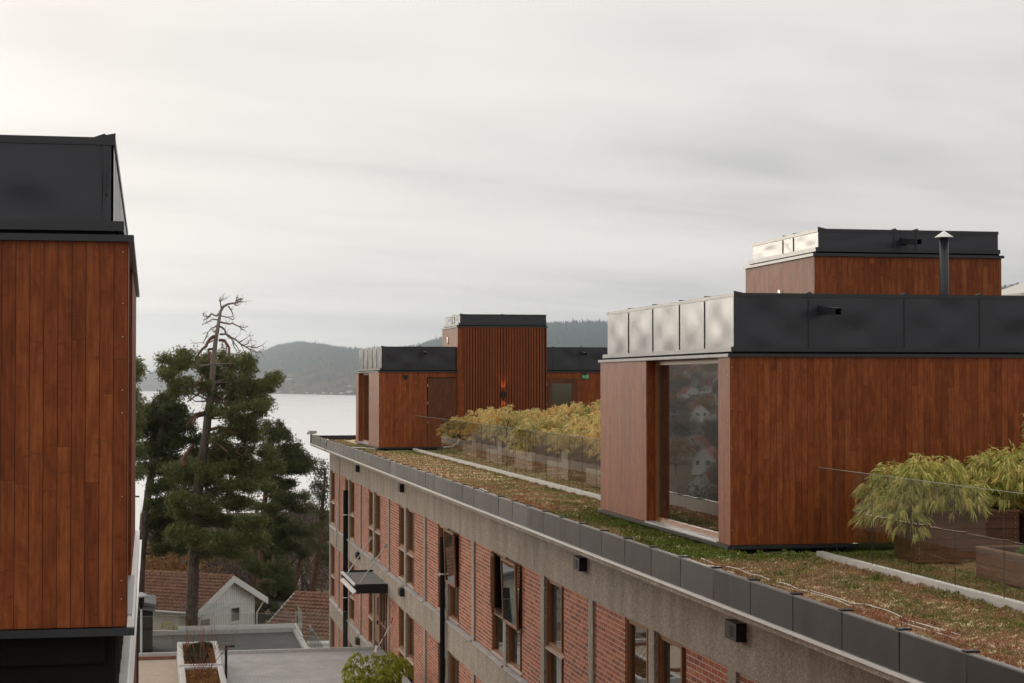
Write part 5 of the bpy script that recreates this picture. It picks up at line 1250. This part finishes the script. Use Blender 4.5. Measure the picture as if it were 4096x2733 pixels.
tree('spreading_pine', 'dark pine with layered boughs right of the tall pine', 124.0, [(2,1490,1150),(2,1500,1400),(3,1190,60),(3,1175,240),(3,1160,420),(3,1150,600),(3,1138,800),(3,1130,950)], [.03,.09,.13,.16,.18,.2,.22,.24], c_right, m_needle2, m_barkr, dens=420,
     branches=[(3, ((1170,340),(1260,350),(1340,310),(1400,300)), .05, .02), (3, ((1172,250),(1230,230),(1290,240)), .05, .02)])
c_olive = [(3,1560,30,50,40),(3,1590,80,55,40),(3,1520,150,60,40),(3,1600,170,50,50),(3,1550,230,60,35),(3,1610,290,50,40),(3,1500,320,60,35),(3,1590,380,60,45),(3,1540,460,70,40),(3,1610,520,50,45),(3,1560,600,60,40),(3,1600,680,50,40),(3,1500,560,50,35)]
tree('slender_pine', 'slender pine with an orange trunk next to the corner of the brick building', 118.0, [(3,1600,60),(3,1592,200),(3,1572,380),(3,1560,560),(3,1540,720),(3,1520,860),(3,1508,1000)], [.05,.10,.14,.17,.19,.2,.22], c_olive, m_needle3, m_barkr, dens=190, L=.14, nn=6,
     branches=[(3, ((1575,380),(1600,370),(1640,350)), .05, .02), (3, ((1565,560),(1600,545),(1640,530)), .05, .02), (3, ((1530,780),(1570,770),(1600,800)), .04, .02), (3, ((1530,830),(1620,825)), .05, .03), (3, ((1520,880),(1570,885),(1620,905)), .04, .02)])
tree('crooked_pine', 'thin crooked pine trunk curving between the spreading pine and the slender pine', 125.0, [(3,1500,585),(3,1455,600),(3,1430,680),(3,1405,790),(3,1385,880),(3,1362,990)], [.08,.12,.15,.16,.18,.2], [(3,1450,520,80,40),(3,1400,470,70,40),(3,1440,640,40,30)], m_needle2, m_barkr, dens=300)
c_dk = [(3,1180,780,90,50),(3,1250,850,100,50),(3,1190,900,80,50),(3,1290,940,90,50),(3,1200,960,90,40),(3,1350,900,60,40),(3,1100,740,80,40),(3,1030,700,60,35),(3,1310,780,60,40),(3,1260,730,70,35)]
tree('young_spruce', 'dark bushy spruce behind the white gable', 116.0, [(3,1230,660),(3,1225,800),(3,1220,1000)], [.04,.1,.14], c_dk, m_needle2, m_bark, dens=420)
blob_bush('garden_hedge', 'bright green climber bush rising beside the white gable', [tuple(at(*zp(3, x, y), 110))+(.45,) for x, y in ((1185,890),(1200,950),(1180,1010),(1230,1040),(1130,1060),(1270,1060),(1150,1120),(1240,1120),(1100,1140),(1190,870))], 700, .14, .05, m_bush if False else m_needle3, 'bush')
for x, y0, y1, r_, Yv, l in ((955, 700, 900, .13, 135, 'orange pine trunk standing just left of the white gable peak'), (1090, 640, 1000, .16, 128, 'pine trunk rising behind the right slope of the white gable'), (1138, 660, 900, .12, 150, 'thin pine trunk right of the white gable slope'), (878, 700, 820, .10, 150, 'thin dark trunk above the tiled ridge')):
    tree('background_pine', l, Yv, [(3,x+14,y0-120),(3,x+6,(y0+y1)/2),(3,x-4,y1),(3,x-6,y1+120)], [r_*.8,r_,r_*1.05,r_*1.1], [(3,x+10,y0-120,80,50),(3,x+50,y0-170,80,40),(3,x-40,y0-160,70,40)], m_needle2, m_barkr, dens=300)
# edge-of-frame crown peeping out beside the left pavilion
tree('hidden_pine', 'pine crown peeping out right beside the left pavilion wall', 88.0, [(2,240,600),(2,235,1000),(2,230,1568),(3,180,700)], [.05,.12,.18,.2], [(2,300,700,45,45),(2,290,760,50,40),(2,320,680,25,30),(2,310,980,45,30),(2,290,1010,50,40),(2,260,640,50,50),(2,310,1130,40,40),(2,270,900,40,40),(2,300,1250,40,40),(2,300,1400,50,60),(2,290,1540,60,60)], m_needle, m_bark, dens=420)

# leafless and autumn trees in the gardens behind, each its own tree
def bare_tree(name, label, X, Y, h, spread, mat, n=900, L=.9, Wd=.022, group='garden trees behind the pines'):
    z0 = float(ground_h(np.array([X]), np.array([Y]))[0])-.3
    P = thing(name, label, 'tree', (X, Y, z0), 0, group)
    m = MB(); m.tube([(0, 0, 0), (.1, 0, h*.35), (-.05, 0, h*.7)], [.16, .12, .06], 8)
    for k in range(9):
        a = rng.uniform(0, 6.28); z = h*rng.uniform(.25, .6); m.tube([(0, 0, z), (math.cos(a)*spread*.4, math.sin(a)*spread*.4, z+h*.15), (math.cos(a)*spread*.85, math.sin(a)*spread*.85, z+h*.32)], [.06, .04, .015], 5, False)
    m.build('trunk', m_bark, P, world=False)
    v = rng.normal(0, 1, (n, 3)); v /= np.linalg.norm(v, axis=1, keepdims=True); v *= (rng.random(n)**.4)[:, None]
    c = v*np.array([spread, spread, h*.36])+np.array([0, 0, h*.62]); d = v+rng.normal(0, .5, (n, 3))+np.array([0, 0, .3]); d /= np.linalg.norm(d, axis=1, keepdims=True)
    s_ = np.cross(d, rng.normal(0, 1, (n, 3))); s_ /= np.linalg.norm(s_, axis=1, keepdims=True); ll = L*rng.uniform(.5, 1.3, (n, 1))
    V = np.stack([c-s_*Wd, c+s_*Wd, c+d*ll], 1).reshape(-1, 3)
    np_mesh('crown', V, np.arange(len(V)).reshape(-1, 3), mat, P); return P
bt = bare_tree('bare_tree', 'leafless brown garden tree filling the background between the pine trunks', 6.0, 150, 9, 4.5, m_brownt, 2600, 1.0, .03)
at_ = bare_tree('autumn_tree', 'orange leaved garden tree behind the tiled ridge on the left', -1.0, 140, 7.5, 3.8, m_autumn, 2600, .22, .11)
k = 0; rown = iter(('first', 'second', 'third', 'fourth', 'fifth', 'sixth', 'seventh', 'eighth', 'hindmost'))
for Yv in (138, 165, 195, 230, 270, 320, 380, 450, 520):
    nx = 5; rn = next(rown)
    for i in range(nx):
        az_ = R(-5.5+12.5*i/(nx-1)+rng.uniform(-.9, .9)); X = Yv*math.tan(az_); Y = Yv+rng.uniform(-9, 9)
        zg = float(ground_h(np.array([X]), np.array([Y]))[0])-.3
        src_ = at_ if rng.random() < (.45 if az_ < 0.02 else .15) else bt
        o = dup(src_, (X, Y, zg), ('orange leaved' if src_ is at_ else 'leafless brown')+' garden tree behind the pines, %s in the %s garden row' % (('leftmost', 'second from left', 'middle', 'second from right', 'rightmost')[i], rn), rz=rng.uniform(0, 6.28))
        s_ = rng.uniform(.8, 1.3); o.scale = (s_, s_, s_)
for k in range(190):        # hillside trees seen mirrored in the glass
    r_, a_ = (rng.uniform(90, 400), rng.uniform(-20, -8)) if k < 34 else (rng.uniform(320, 1250), rng.uniform(-19.5, -14.2)); x, y = r_*math.sin(R(a_)), r_*math.cos(R(a_)); z = float(ground_h(np.array([x]), np.array([y]))[0])
    src_ = at_ if k % 5 < 2 else bt
    o = dup(src_, (x, y, z-.4), ('orange leaved' if src_ is at_ else 'leafless brown')+' hillside tree mirrored in the windows', rz=rng.uniform(0, 6.28), group='hillside trees mirrored in windows'); s_ = rng.uniform(.8, 1.5); o.scale = (s_, s_, s_)
litter(-8, 18, 94.3, 112, -15, 10, 'fallen leaves behind the deck') if False else None

# ------------------------------------------------------------ haze
m = MB(); m.box(-9500, 9500, -800, 14500, -90, 420)
hz = m.build('haze', None); prop(hz, kind='stuff'); hz['label'] = 'thin bluish haze over the fjord and hills'; hz['category'] = 'haze'
hm = bpy.data.materials.new('haze_mat'); hm.use_nodes = True; t = NT(hm.node_tree); t.n.clear()
v = t.node('ShaderNodeVolumePrincipled'); v.inputs['Color'].default_value = (.79, .90, 1.0, 1); v.inputs['Density'].default_value = 1.0e-4; v.inputs['Anisotropy'].default_value = .80
t.l.new(v.outputs[0], t.node('ShaderNodeOutputMaterial').inputs['Volume']); hz.data.materials.append(hm)
S.cycles.volume_step_rate = 1.0; S.cycles.volume_max_steps = 64
S.cycles.transparent_max_bounces = 16; S.cycles.max_bounces = 8
